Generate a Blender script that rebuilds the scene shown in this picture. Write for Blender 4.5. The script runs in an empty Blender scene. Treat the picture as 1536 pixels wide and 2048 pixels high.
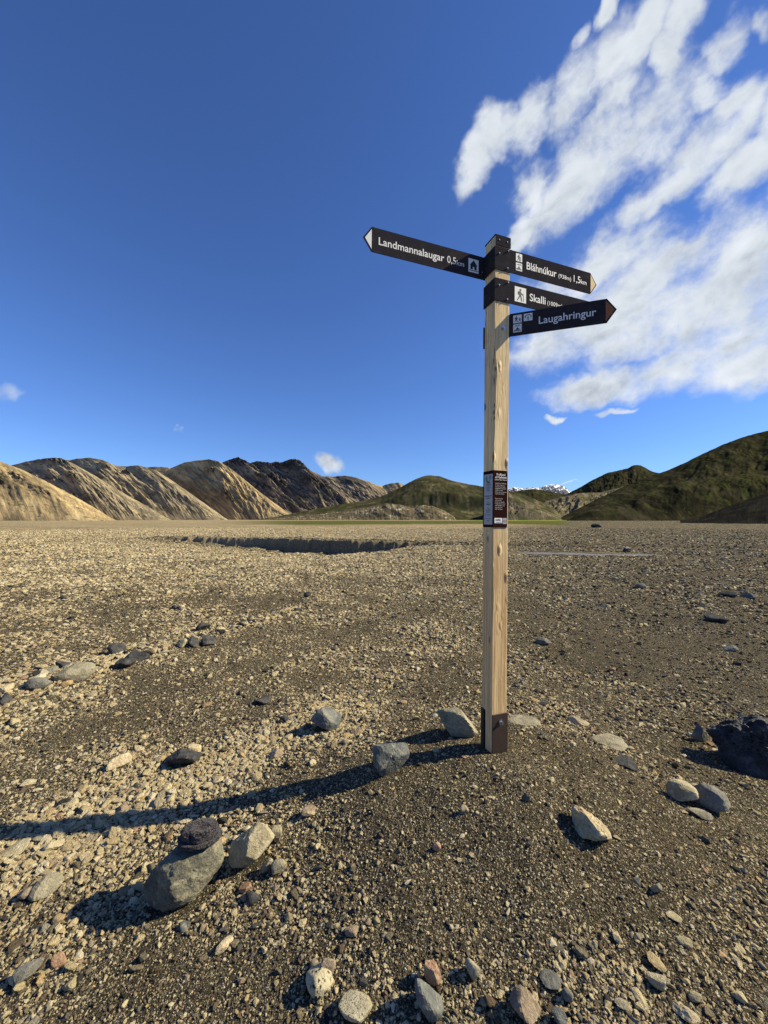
import bpy, bmesh, math, random
import numpy as np
from mathutils import Vector, Matrix, Euler

R = math.radians
rng = np.random.default_rng(7)
random.seed(7)
scene = bpy.context.scene
COL = scene.collection

# ------------------------------------------------------------------ camera
EYE = 1.5
FPX = 769.0
PITCH = R(1.04)
cam_d = bpy.data.cameras.new('camera')
cam_d.sensor_fit = 'HORIZONTAL'
cam_d.sensor_width = 36.0
cam_d.lens = FPX / 1536 * 36.0
cam_d.clip_start = 0.05
cam_d.clip_end = 30000
cam = bpy.data.objects.new('camera', cam_d)
cam.location = (0, 0, EYE)
cam.rotation_euler = (math.pi / 2 + PITCH, 0, 0)
COL.objects.link(cam)
scene.camera = cam

# ------------------------------------------------------------------ light
SUN_EL, SUN_AZ = R(34.5), R(4.0)          # azimuth measured from +X towards +Y
SUN_STRENGTH, SKY_STRENGTH, EXPOSURE = 5.0, 0.050, 0.76
sv = Vector((math.cos(SUN_EL) * math.cos(SUN_AZ), math.cos(SUN_EL) * math.sin(SUN_AZ), math.sin(SUN_EL)))
sun_d = bpy.data.lights.new('sun', 'SUN')
sun_d.energy = SUN_STRENGTH
sun_d.angle = R(0.5)
sun_d.color = (1.0, 0.88, 0.61)
sun = bpy.data.objects.new('sun', sun_d)
sun.rotation_euler = sv.to_track_quat('Z', 'Y').to_euler()
sun.location = (30, 5, 30)
COL.objects.link(sun)
vs = scene.view_settings
vs.view_transform = 'Standard'
vs.look = 'None'
vs.gamma = 1.0
vs.use_curve_mapping = False
vs.exposure = EXPOSURE


class NT:
    """small helper to write node graphs"""
    def __init__(s, tree):
        s.t = tree; s.n = tree.nodes; s.l = tree.links
    def new(s, typ, **kw):
        nd = s.n.new(typ)
        for k, v in kw.items():
            setattr(nd, k, v)
        return nd
    def put(s, sock, v):
        if isinstance(v, bpy.types.NodeSocket):
            s.l.new(v, sock)
        elif v is not None:
            if hasattr(sock, 'default_value'):
                try:
                    sock.default_value = v
                except Exception:
                    sock.default_value = tuple(v) + (1.0,)
    def m(s, op, a, b=None, c=None, clamp=False):
        nd = s.new('ShaderNodeMath', operation=op); nd.use_clamp = clamp
        s.put(nd.inputs[0], a)
        if b is not None: s.put(nd.inputs[1], b)
        if c is not None: s.put(nd.inputs[2], c)
        return nd.outputs[0]
    def v(s, op, a, b=None, out=0):
        nd = s.new('ShaderNodeVectorMath', operation=op)
        s.put(nd.inputs[0], a)
        if b is not None: s.put(nd.inputs[1], b)
        return nd.outputs[out]
    def mix(s, f, a, b, blend='MIX'):
        nd = s.new('ShaderNodeMix', data_type='RGBA', blend_type=blend)
        s.put(nd.inputs['Factor'], f)
        s.put(nd.inputs[6], a if isinstance(a, bpy.types.NodeSocket) else tuple(a[:3]) + (1.0,))
        s.put(nd.inputs[7], b if isinstance(b, bpy.types.NodeSocket) else tuple(b[:3]) + (1.0,))
        return nd.outputs[2]
    def noise(s, vec, scale, detail=4.0, rough=0.55, dist=0.0, col=False):
        nd = s.new('ShaderNodeTexNoise')
        s.put(nd.inputs['Vector'], vec)
        nd.inputs['Scale'].default_value = scale
        nd.inputs['Detail'].default_value = detail
        nd.inputs['Roughness'].default_value = rough
        nd.inputs['Distortion'].default_value = dist
        return nd.outputs['Color' if col else 'Fac']
    def voro(s, vec, scale, feature='F1', out='Distance', rnd=1.0):
        nd = s.new('ShaderNodeTexVoronoi', feature=feature)
        s.put(nd.inputs['Vector'], vec)
        nd.inputs['Scale'].default_value = scale
        nd.inputs['Randomness'].default_value = rnd
        return nd.outputs[out]
    def ramp(s, f, stops, interp='LINEAR'):
        nd = s.new('ShaderNodeValToRGB')
        cr = nd.color_ramp; cr.interpolation = interp
        while len(cr.elements) < len(stops): cr.elements.new(0.5)
        for e, (p, c) in zip(cr.elements, stops):
            e.position = p
            e.color = tuple(c[:3]) + (1.0,) if hasattr(c, '__len__') else (c, c, c, 1)
        s.put(nd.inputs['Fac'], f)
        return nd.outputs['Color']
    def sstep(s, x, lo, hi, a=0.0, b=1.0):
        nd = s.new('ShaderNodeMapRange', interpolation_type='SMOOTHSTEP')
        s.put(nd.inputs['Value'], x)
        s.put(nd.inputs['From Min'], lo); s.put(nd.inputs['From Max'], hi)
        s.put(nd.inputs['To Min'], a); s.put(nd.inputs['To Max'], b)
        return nd.outputs['Result']
    def mapping(s, vec, scale=(1, 1, 1), rot=(0, 0, 0), loc=(0, 0, 0)):
        nd = s.new('ShaderNodeMapping')
        s.put(nd.inputs['Vector'], vec)
        nd.inputs['Scale'].default_value = scale
        nd.inputs['Rotation'].default_value = rot
        nd.inputs['Location'].default_value = loc
        return nd.outputs['Vector']
    def bump(s, h, strength, dist, normal=None):
        nd = s.new('ShaderNodeBump')
        nd.inputs['Strength'].default_value = strength
        nd.inputs['Distance'].default_value = dist
        s.put(nd.inputs['Height'], h)
        if normal is not None: s.put(nd.inputs['Normal'], normal)
        return nd.outputs['Normal']


def mat(name):
    m = bpy.data.materials.new(name)
    m.use_nodes = True
    t = NT(m.node_tree)
    b = m.node_tree.nodes['Principled BSDF']
    b.inputs['Roughness'].default_value = 0.9
    b.inputs['Specular IOR Level'].default_value = 0.06
    return m, t, b


def pxdir(px, py):
    """unit direction from the eye for a place in the sky or on a far ridge"""
    x = (px - 768) / FPX; z = -(py - 1024) / FPX
    v = Vector((x, math.cos(PITCH) - z * math.sin(PITCH), math.sin(PITCH) + z * math.cos(PITCH)))
    return v.normalized()

# ------------------------------------------------------------------ world: sky with drifting clouds
world = bpy.data.worlds.new('World')
scene.world = world
world.use_nodes = True
w = NT(world.node_tree)
bg = world.node_tree.nodes['Background']
sky = w.new('ShaderNodeTexSky', sky_type='NISHITA')
sky.sun_disc = False
sky.sun_elevation = SUN_EL
sky.sun_rotation = R(90) - SUN_AZ
sky.altitude = 600
sky.air_density = 1.0
sky.dust_density = 0.15
sky.ozone_density = 2.6
D = w.new('ShaderNodeTexCoord').outputs['Generated']
D = w.v('NORMALIZE', D)
# a frame for the cloud deck: streaks run from low on the near side to high on the far side
cen = pxdir(1250, 330)
e1 = (pxdir(1450, 130) - pxdir(1000, 480)).normalized()
e1 = (e1 - cen * e1.dot(cen)).normalized()
e2 = cen.cross(e1).normalized()
def dotc(v): return w.v('DOT_PRODUCT', D, tuple(v), out=1)
U = dotc(e1); V = dotc(e2); Wc = dotc(cen)
comb = w.new('ShaderNodeCombineXYZ')
w.put(comb.inputs[0], w.m('MULTIPLY', U, 1.0)); w.put(comb.inputs[1], w.m('MULTIPLY', V, 1.55)); w.put(comb.inputs[2], w.m('MULTIPLY', Wc, 1.0))
SV = comb.outputs[0]
# warp
wn = w.noise(D, 5.0, 4, 0.6, col=True)
wv = w.v('MULTIPLY', w.v('SUBTRACT', wn, (0.5, 0.5, 0.5)), (0.13, 0.13, 0.13))
Dw = w.v('ADD', D, wv)
wn2 = w.noise(D, 22.0, 3, 0.6, col=True)
Dw = w.v('ADD', Dw, w.v('MULTIPLY', w.v('SUBTRACT', wn2, (0.5, 0.5, 0.5)), (0.028, 0.028, 0.028)))
def blob(px, py, rx, ry, ang, gain=1.0):
    """soft ellipse of cloud cover around a sky direction; rx, ry in thousandths of the focal length; ang in degrees"""
    c = pxdir(px, py)
    k = 1.0 / math.sqrt(1 + ((px - 768) / FPX) ** 2 + ((py - 1024) / FPX) ** 2)
    a = R(ang)
    p2 = pxdir(px + 40 * math.cos(a), py - 40 * math.sin(a)); q2 = pxdir(px + 40 * math.sin(a), py + 40 * math.cos(a))
    ax = p2 - c; bx = q2 - c
    la = ax.length / 40 * rx; lb = bx.length / 40 * ry
    ax.normalize(); bx.normalize()
    d = w.v('SUBTRACT', Dw, tuple(c))
    u = w.v('DOT_PRODUCT', d, tuple(ax / la), out=1)
    v_ = w.v('DOT_PRODUCT', d, tuple(bx / lb), out=1)
    n_ = w.v('DOT_PRODUCT', d, tuple(c / max(la, lb)), out=1)
    s = w.m('ADD', w.m('ADD', w.m('MULTIPLY', u, u), w.m('MULTIPLY', v_, v_)), w.m('MULTIPLY', n_, n_))
    g = w.m('SUBTRACT', 1.0, s, clamp=False)
    return w.m('SUBTRACT', w.m('MAXIMUM', g, -1.6), 1.0 - gain)
blobs = [
    # upper wisps
    (1225, 20, 50, 16, 55, 0.8), (1172, 72, 42, 16, 50, 0.7), (1390, 20, 80, 42, 40), (1300, 75, 100, 44, 35), (1225, 145, 90, 50, 48), (1140, 210, 100, 56, 40), (1050, 232, 80, 48, 42), (985, 265, 62, 52, 60), (935, 330, 40, 75, -15),
    (1450, 90, 34, 70, -22), (1400, 165, 75, 55, 48), (1480, 190, 45, 60, -20), (1310, 250, 150, 62, 35), (1215, 320, 160, 66, 38), (1130, 370, 130, 54, 36), (1055, 410, 60, 60, 45), (1030, 470, 26, 46, -30),
    (1420, 290, 150, 66, 18), (1250, 215, 70, 40, 45), (1350, 120, 60, 50, 40), (1200, 255, 80, 30, 40), (1500, 330, 120, 48, 22), (1340, 370, 170, 40, 20), (1520, 190, 60, 60, 40), (1530, 35, 36, 28, 45), (1640, 150, 150, 120, 40), (1650, 330, 120, 60, 30),
    # middle cumulus deck
    (1180, 540, 140, 62, 5), (1330, 540, 180, 60, 8), (1500, 515, 120, 66, 30), (1250, 640, 260, 80, 0), (1110, 690, 110, 62, 8), (1460, 600, 170, 120, 0), (1650, 560, 200, 140, 10), (1430, 690, 180, 60, 5),
    (1200, 772, 140, 30, 4), (1340, 735, 220, 44, 3), (1500, 725, 130, 55, -10), (1650, 740, 150, 50, 0), (1230, 812, 45, 9, 4), (1110, 829, 22, 7, 4), (1790, 400, 180, 200, 20),
    # small separate ones
    (658, 926, 34, 19, -4), (15, 790, 52, 22, -5, 0.40), (336, 864, 18, 7, 0, 0.6), (1150, 965, 22, 4, 0, 0.7), 
]
M = None
for b_ in blobs:
    g = blob(*b_)
    M = g if M is None else w.m('SMOOTH_MAX', M, g, 0.25)
# beyond the frame: a similar broken deck carries on to the right
n1 = w.noise(SV, 7.5, 8, 0.56, 0.3)
n2 = w.noise(Dw, 15.0, 8, 0.60)
n3 = w.noise(SV, 42.0, 5, 0.6, 0.4)
nn = w.m('ADD', w.m('ADD', w.m('MULTIPLY', n1, 0.50), w.m('MULTIPLY', n2, 0.38)), w.m('MULTIPLY', n3, 0.12))
zc = w.new('ShaderNodeSeparateXYZ'); w.put(zc.inputs[0], D)
low = w.sstep(zc.outputs[2], 0.55, 0.12)
cov = w.m('ADD', w.m('MULTIPLY', w.m('MAXIMUM', M, -1.5), 0.95), w.m('MULTIPLY', w.m('SUBTRACT', nn, 0.474), w.m('SUBTRACT', 4.6, w.m('MULTIPLY', low, 1.6))))
dens = w.m('POWER', w.sstep(cov, -0.35, 1.15), 1.25)
# brightness inside the cloud: lit from the upper right, greyer underneath
n1b = w.noise(w.v('ADD', SV, (0.012, 0.02, 0.0)), 7.5, 8, 0.56, 0.3)
relief = w.m('SUBTRACT', n1, n1b)
shade = w.m('ADD', w.m('MULTIPLY', relief, 1.6), w.m('MULTIPLY', w.m('SUBTRACT', w.noise(D, 13.0, 5, 0.6), 0.45), w.m('ADD', 0.5, w.m('MULTIPLY', low, 1.5))))
ccol = w.ramp(w.m('ADD', 0.42, shade), [(0.0, (1.02, 1.06, 1.12)), (0.5, (0.80, 0.86, 0.92)), (1.0, (0.44, 0.50, 0.58))])
skyc = w.v('MULTIPLY', sky.outputs[0], (0.85, 1.18, 1.84))
ccs = w.v('SCALE', ccol); ccs.node.inputs['Scale'].default_value = 0.90 / SKY_STRENGTH / 2 ** EXPOSURE
w.put(bg.inputs['Color'], w.mix(w.m('MULTIPLY', dens, 0.97), skyc, ccs))
bg.inputs['Strength'].default_value = SKY_STRENGTH

# ------------------------------------------------------------------ numpy noise
_perm = rng.permutation(512)
_perm = np.concatenate([_perm, _perm])
_ga = rng.uniform(0, 2 * np.pi, 512)
_g2 = np.stack([np.cos(_ga), np.sin(_ga)], -1)
_g3 = rng.normal(size=(512, 3)); _g3 /= np.linalg.norm(_g3, axis=1)[:, None]

def pn2(x, y):
    x = np.asarray(x, float); y = np.asarray(y, float)
    xi = np.floor(x).astype(int); yi = np.floor(y).astype(int)
    xf = x - xi; yf = y - yi
    u = xf ** 3 * (xf * (xf * 6 - 15) + 10); v = yf ** 3 * (yf * (yf * 6 - 15) + 10)
    def g(i, j):
        h = _perm[(_perm[i & 511] + j) & 511]
        gr = _g2[h]
        return gr
    def d(i, j):
        gr = g(xi + i, yi + j)
        return gr[..., 0] * (xf - i) + gr[..., 1] * (yf - j)
    a = d(0, 0) * (1 - u) + d(1, 0) * u
    b = d(0, 1) * (1 - u) + d(1, 1) * u
    return (a * (1 - v) + b * v) * 1.5

def pn3(P):
    Pi = np.floor(P).astype(int); Pf = P - Pi
    U3 = Pf ** 3 * (Pf * (Pf * 6 - 15) + 10)
    out = 0
    for i in (0, 1):
        for j in (0, 1):
            for k in (0, 1):
                h = _perm[(_perm[(_perm[(Pi[:, 0] + i) & 511] + Pi[:, 1] + j) & 511] + Pi[:, 2] + k) & 511]
                gr = _g3[h]
                dd = gr[:, 0] * (Pf[:, 0] - i) + gr[:, 1] * (Pf[:, 1] - j) + gr[:, 2] * (Pf[:, 2] - k)
                wt = (U3[:, 0] if i else 1 - U3[:, 0]) * (U3[:, 1] if j else 1 - U3[:, 1]) * (U3[:, 2] if k else 1 - U3[:, 2])
                out = out + dd * wt
    return out * 1.5

def fbm2(x, y, o=4, r=0.5):
    s = 0; a = 1.0; f = 1.0
    for i in range(o):
        s = s + a * pn2(x * f + 17.3 * i, y * f - 9.1 * i); a *= r; f *= 2.03
    return s

def ridged2(x, y, o=4, r=0.5):
    s = 0; a = 1.0; f = 1.0; n = 0
    for i in range(o):
        s = s + a * (1 - 2 * np.abs(pn2(x * f + 31.7 * i, y * f + 11.9 * i))); n += a; a *= r; f *= 2.1
    return s / n

def ss(x, a, b):
    t = np.clip((x - a) / (b - a), 0, 1)
    return t * t * (3 - 2 * t)

# ------------------------------------------------------------------ ground height
BANK_A = np.array([-20.0, 32.5]); BANK_B = np.array([-1.0, 27.0])
_bd = (BANK_B - BANK_A); BANK_L = np.linalg.norm(_bd); _bd = _bd / BANK_L
_bn = np.array([_bd[1], -_bd[0]])                 # towards the camera
POST_XY = (0.57, 2.06)

def zground(x, y):
    x = np.asarray(x, float); y = np.asarray(y, float)
    r = np.hypot(x, y)
    z = 0.035 * fbm2(x * 0.45 + 3, y * 0.45, 2) * ss(r, 0.5, 4)
    z = z + 0.012 * fbm2(x * 1.9, y * 1.9 + 5, 3)
    z = z + 0.0035 * fbm2(x * 11, y * 11, 3) * (1 - ss(r, 8, 20))
    z = z + 0.09 * fbm2(x * 0.12, y * 0.12 + 8, 3) * ss(r, 9, 25) * (1 - ss(r, 120, 300))
    z = z + 0.05 * ridged2(x * 0.35, y * 0.8, 3) * ss(r, 12, 20) * (1 - ss(r, 90, 200))
    # the mound the signpost stands on
    e = ((x - 0.55) / 0.95) ** 2 + ((y - 1.85) / 0.85) ** 2
    z = z + 0.27 * np.exp(-e * 0.9) * (1 + 0.10 * fbm2(x * 2.2, y * 2.2, 2))
    z = z - 0.07 * np.exp(-((x + 1.9) / 1.1) ** 2 - ((y - 1.7) / 0.9) ** 2)
    # gravel ridge lower left to middle distance
    dl = (x + 2.85) * 0.83 - (y - 3.75) * 0.55
    z = z + 0.05 * np.exp(-(dl / 0.35) ** 2) * ss(y, 2.4, 3.4) * (1 - ss(y, 6.5, 9))
    # river channel with a cut bank on its far side
    qx = x - BANK_A[0]; qy = y - BANK_A[1]
    s = qx * _bd[0] + qy * _bd[1]
    d = qx * _bn[0] + qy * _bn[1] + 0.3 * fbm2(x * 0.22, y * 0.22, 3) + 0.12 * fbm2(x * 1.9, y * 1.9, 4) + 0.6 * np.sin(s * 0.23)
    prof = ss(d, -0.05, 0.16) * (1 - np.clip((d - 1.5) / 11.5, 0, 1))
    amp = (0.45 * ss(s, -1.0, BANK_L * 0.3) + 0.55 * ss(s, BANK_L * 0.15, BANK_L * 0.8)) * (1 + 0.25 * pn2(s * 0.7, 3.0)) * (1 - ss(s, BANK_L * 0.93, BANK_L + 5.5)) + 0.10 * ss(s, BANK_L, BANK_L + 5) * (1 - ss(s, BANK_L + 20, BANK_L + 30))
    z = z - amp * prof
    # shallow wash on the right where water lies
    q = ((x - 8.2) / 3.4) ** 2 + ((y - 17.2) / 0.9) ** 2
    z = z * (1 - 0.9 * np.exp(-q)) - 0.09 * np.exp(-q)
    z = z - ss(r, 150, 400) * 0.5 * 0
    return z

def pix_ground(px, py):
    dv = pxdir(px, py)
    t = EYE / max(1e-3, -dv.z)
    for _ in range(40):
        P = Vector((0, 0, EYE)) + dv * t
        h = float(zground(P.x, P.y))
        t += 0.6 * (h - P.z) / dv.z
    return Vector((0, 0, EYE)) + dv * t

# ------------------------------------------------------------------ mesh helpers
def link(o, parent=None):
    COL.objects.link(o)
    if parent is not None: o.parent = parent
    return o

def tag(o, label=None, cat=None, group=None, kind=None):
    if label: o['label'] = label
    if cat: o['category'] = cat
    if group: o['group'] = group
    if kind: o['kind'] = kind
    return o

def mesh_np(name, co, faces, smooth=True):
    me = bpy.data.meshes.new(name)
    co = np.asarray(co, np.float32); faces = np.asarray(faces, np.int32)
    k = faces.shape[1]
    me.vertices.add(len(co)); me.vertices.foreach_set('co', co.ravel())
    me.loops.add(faces.size); me.loops.foreach_set('vertex_index', faces.ravel())
    me.polygons.add(len(faces))
    me.polygons.foreach_set('loop_start', np.arange(0, faces.size, k, dtype=np.int32))
    me.polygons.foreach_set('loop_total', np.full(len(faces), k, np.int32))
    me.update(calc_edges=True)
    me.polygons.foreach_set('use_smooth', np.full(len(faces), smooth, bool))
    return me

def grid_faces(nr, nc, wrap=False):
    i = np.arange(nr - 1)[:, None]; j = np.arange(nc if wrap else nc - 1)[None, :]
    j2 = (j + 1) % nc
    a = i * nc + j; b = i * nc + j2; c = (i + 1) * nc + j2; d = (i + 1) * nc + j
    return np.stack([a, b, c, d], -1).reshape(-1, 4)

def set_uv_from_verts(me, uv):
    lay = me.uv_layers.new(name='UVMap')
    li = np.empty(len(me.loops), np.int32); me.loops.foreach_get('vertex_index', li)
    lay.data.foreach_set('uv', np.asarray(uv, np.float32)[li].ravel())

def add_attr(me, name, vals):
    a = me.attributes.new(name, 'FLOAT', 'POINT')
    a.data.foreach_set('value', np.asarray(vals, np.float32))

# ------------------------------------------------------------------ ground sheet
az_f = np.linspace(-57, 57, 760)
az_b = np.linspace(57, 303, 80)[1:-1]
az = np.radians(np.concatenate([az_f, az_b]))
rad = np.concatenate([[0.02, 0.25], np.geomspace(0.5, 9.0, 470), np.geomspace(9.0, 24, 110)[1:], np.geomspace(24, 37, 170)[1:], np.geomspace(37, 70, 70)[1:], np.geomspace(70, 9000, 60)[1:]])
RR, AA = np.meshgrid(rad, az, indexing='ij')
GX = RR * np.sin(AA); GY = RR * np.cos(AA)
GZ = zground(GX, GY)
gf = grid_faces(len(rad), len(az), wrap=True)[:, ::-1]
gme = mesh_np('ground', np.stack([GX, GY, GZ], -1).reshape(-1, 3), gf)
gx = GX.ravel(); gy = GY.ravel(); gr = RR.ravel(); gaz = np.degrees(AA.ravel())
nz = fbm2(gx * 0.02, gy * 0.02, 3)
grass = ss(gr + 25 * nz, 88, 118) * ss(gaz, -26, -12) * (1 - ss(gaz, 24, 27)) * (1 - ss(gr + 40 * nz, 270, 420) * (1 - ss(gaz, 10, 16)))
grass = np.clip(grass, 0, 1)
yellow = ss(gr + 20 * nz, 300, 380) * ss(gaz, 10, 17) * (1 - ss(gaz, 23.5, 26))
add_attr(gme, 'grass', grass); add_attr(gme, 'yellow', yellow)
def pale_at(x, y):
    """how much pale coarse gravel lies at a place (0 to 1)"""
    n = fbm2(x * 0.8 + 40, y * 0.8, 3)
    n2 = fbm2(x * 2.6 + 4, y * 2.6 + 7, 3)
    p = 0.36 + 0.45 * n + 0.25 * n2
    r = np.hypot(x, y)
    # drift from the near left to the middle
    dA = (y - (1.78 + (x + 1.7) * 0.95)); p = p + 0.75 * np.exp(-(dA / 0.42) ** 2) * (1 - ss(x, -0.6, 0.3)) * ss(x, -2.6, -1.8)
    dB = (y - (3.28 + (x + 3.28) * 1.6)); p = p + 0.8 * np.exp(-(dB / 0.55) ** 2) * (1 - ss(x, -1.6, -0.4))
    # bare sandy mound and near-left sand
    p = p - 0.75 * np.exp(-(((x - 0.55) / 0.65) ** 2 + ((y - 1.75) / 0.6) ** 2))
    p = p - 0.8 * np.exp(-(((x + 0.55) / 0.42) ** 2 + ((y - 1.12) / 0.22) ** 2))
    p = p - 0.30 * ss(x, 0.9, 2.5) * (1 - ss(r, 5, 9))
    p = p + 0.45 * ss(r, 8, 12) * (1 - ss(np.degrees(np.arctan2(x, y)), 8, 22))
    p = p + 0.18 * ss(x, 0.9, 1.5) * (1 - ss(r, 2.4, 3.4)) * (n2 > -0.05) + 0.08 * ss(x, 0.2, 0.5) * (1 - ss(y, 1.25, 1.45))
    # smooth track
    dT = (y - (2.6 + (x + 2.4) * 1.35)); p = p - 0.35 * np.exp(-(dT / 0.4) ** 2) * (1 - ss(r, 4.5, 7))
    return np.clip(p, 0, 1)
add_attr(gme, 'pale', pale_at(gx, gy))
add_attr(gme, 'grey', ss(gaz + 8 * nz, 12, 27) * ss(gr, 1.5, 6))

m_ground, t, b = mat('ground_soil')
b.inputs['Specular IOR Level'].default_value = 0.0; b.inputs['Roughness'].default_value = 1.0
P = t.new('ShaderNodeTexCoord').outputs['Object']
A = lambda nm, tt: (lambda nd: (setattr(nd, 'attribute_name', nm), nd.outputs['Fac'])[1])(tt.new('ShaderNodeAttribute'))
a_pale, a_grey, a_grass, a_yel = A('pale', t), A('grey', t), A('grass', t), A('yellow', t)
Pw = t.v('ADD', P, t.v('MULTIPLY', t.noise(P, 60, 2, 0.5, col=True), (0.01, 0.01, 0.01)))
def cells(scale):
    nd = t.new('ShaderNodeTexVoronoi'); t.put(nd.inputs['Vector'], Pw); nd.inputs['Scale'].default_value = scale
    sep = t.new('ShaderNodeSeparateColor'); t.put(sep.inputs[0], nd.outputs['Color'])
    return nd.outputs['Distance'], sep.outputs[0], sep.outputs[1]
dA, rA, cA = cells(75.0)
dB, rB, cB = cells(170.0)
dC, rC, cC = cells(22.0)
pal = [(0.0, (0.04, 0.037, 0.03)), (0.22, (0.10, 0.09, 0.07)), (0.42, (0.22, 0.18, 0.115)), (0.62, (0.38, 0.31, 0.19)), (0.8, (0.52, 0.44, 0.28)), (1.0, (0.60, 0.54, 0.40))]
soil = t.mix(t.noise(P, 6, 5, 0.6), (0.030, 0.025, 0.016), (0.080, 0.066, 0.043))
damp = t.sstep(t.noise(t.mapping(P, (1.1, 0.8, 1)), 1.0, 5, 0.6), 0.40, 0.62)
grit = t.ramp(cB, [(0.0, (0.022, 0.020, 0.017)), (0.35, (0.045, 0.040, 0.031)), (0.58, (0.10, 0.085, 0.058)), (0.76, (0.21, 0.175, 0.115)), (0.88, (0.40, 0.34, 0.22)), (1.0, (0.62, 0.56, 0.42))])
gm = t.m('MULTIPLY', t.sstep(dB, 0.58, 0.42), t.m('ADD', 0.45, t.m('MULTIPLY', damp, 0.5)))  # dark sand between grains; the edge darkening also paints their gap shade
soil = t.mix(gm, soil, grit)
soil = t.mix(t.sstep(t.noise(P, 380, 2, 0.7), 0.55, 0.70), soil, (0.30, 0.25, 0.16))
soil = t.mix(t.sstep(t.noise(P, 300, 2, 0.7), 0.48, 0.34), soil, (0.012, 0.011, 0.008))
thrB = t.m('SUBTRACT', 0.86, t.m('MULTIPLY', a_pale, 0.45))
inB = t.m('MULTIPLY', t.m('GREATER_THAN', rB, thrB), t.sstep(dB, 0.55, 0.40))
col = t.mix(inB, soil, t.ramp(cB, pal))
thrA = t.m('SUBTRACT', 0.93, t.m('MULTIPLY', a_pale, 0.50))
inA = t.m('MULTIPLY', t.m('GREATER_THAN', rA, thrA), t.sstep(dA, 0.52, 0.40))
col = t.mix(inA, col, t.ramp(cA, pal))
thrC = t.m('SUBTRACT', 0.99, t.m('MULTIPLY', a_pale, 0.40))
far = t.sstep(t.v('LENGTH', P, out=1), 7.0, 16.0)
inC = t.m('MULTIPLY', t.m('MULTIPLY', t.m('GREATER_THAN', rC, thrC), t.sstep(dC, 0.5, 0.36)), far)
col = t.mix(inC, col, t.ramp(cC, pal))
# lighter, sandier plain with broad bands of colour
band = t.noise(t.mapping(P, (0.05, 0.22, 1)), 1.0, 5, 0.6)
plain = t.mix(t.sstep(band, 0.35, 0.65), (0.24, 0.19, 0.11), (0.40, 0.325, 0.195))
col = t.mix(t.m('MULTIPLY', t.m('MULTIPLY', t.sstep(t.v('LENGTH', P, out=1), 10, 60), 0.8), t.m('SUBTRACT', 1.0, a_grey)), col, plain)
col = t.mix(t.m('MULTIPLY', a_grey, 0.35), col, t.mix(t.noise(P, 1.5, 5, 0.65), (0.05, 0.047, 0.04), (0.16, 0.14, 0.105)))
gcol = t.mix(t.noise(t.mapping(P, (0.03, 0.1, 1)), 1.0, 6, 0.65), (0.055, 0.065, 0.022), (0.13, 0.135, 0.045))
col = t.mix(a_grass, col, gcol)
col = t.mix(t.m('MULTIPLY', a_yel, t.sstep(t.noise(t.mapping(P, (0.02, 0.05, 1)), 1.0, 4, 0.6), 0.35, 0.6)), col, (0.26, 0.30, 0.05))
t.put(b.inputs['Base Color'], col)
hh = t.m('ADD', t.m('MULTIPLY', inA, t.m('SUBTRACT', 0.6, dA)), t.m('MULTIPLY', inB, t.m('MULTIPLY', t.m('SUBTRACT', 0.6, dB), 0.35)))
hh = t.m('ADD', hh, t.m('MULTIPLY', t.noise(P, 260, 4, 0.7), 0.45))
hh = t.m('ADD', hh, t.m('MULTIPLY', t.m('MULTIPLY', t.m('SUBTRACT', 0.6, dB), rB), 0.9))
hh = t.m('ADD', hh, t.m('MULTIPLY', t.noise(P, 28, 4, 0.65), 1.0))
hh = t.m('ADD', hh, t.m('MULTIPLY', inC, 2.0))
t.put(b.inputs['Normal'], t.bump(hh, 1.0, 0.012))
gme.materials.append(m_ground)
ground = link(bpy.data.objects.new('ground', gme)); tag(ground, 'dark sandy ground strewn with gravel reaching to the hills', kind='structure')

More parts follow.
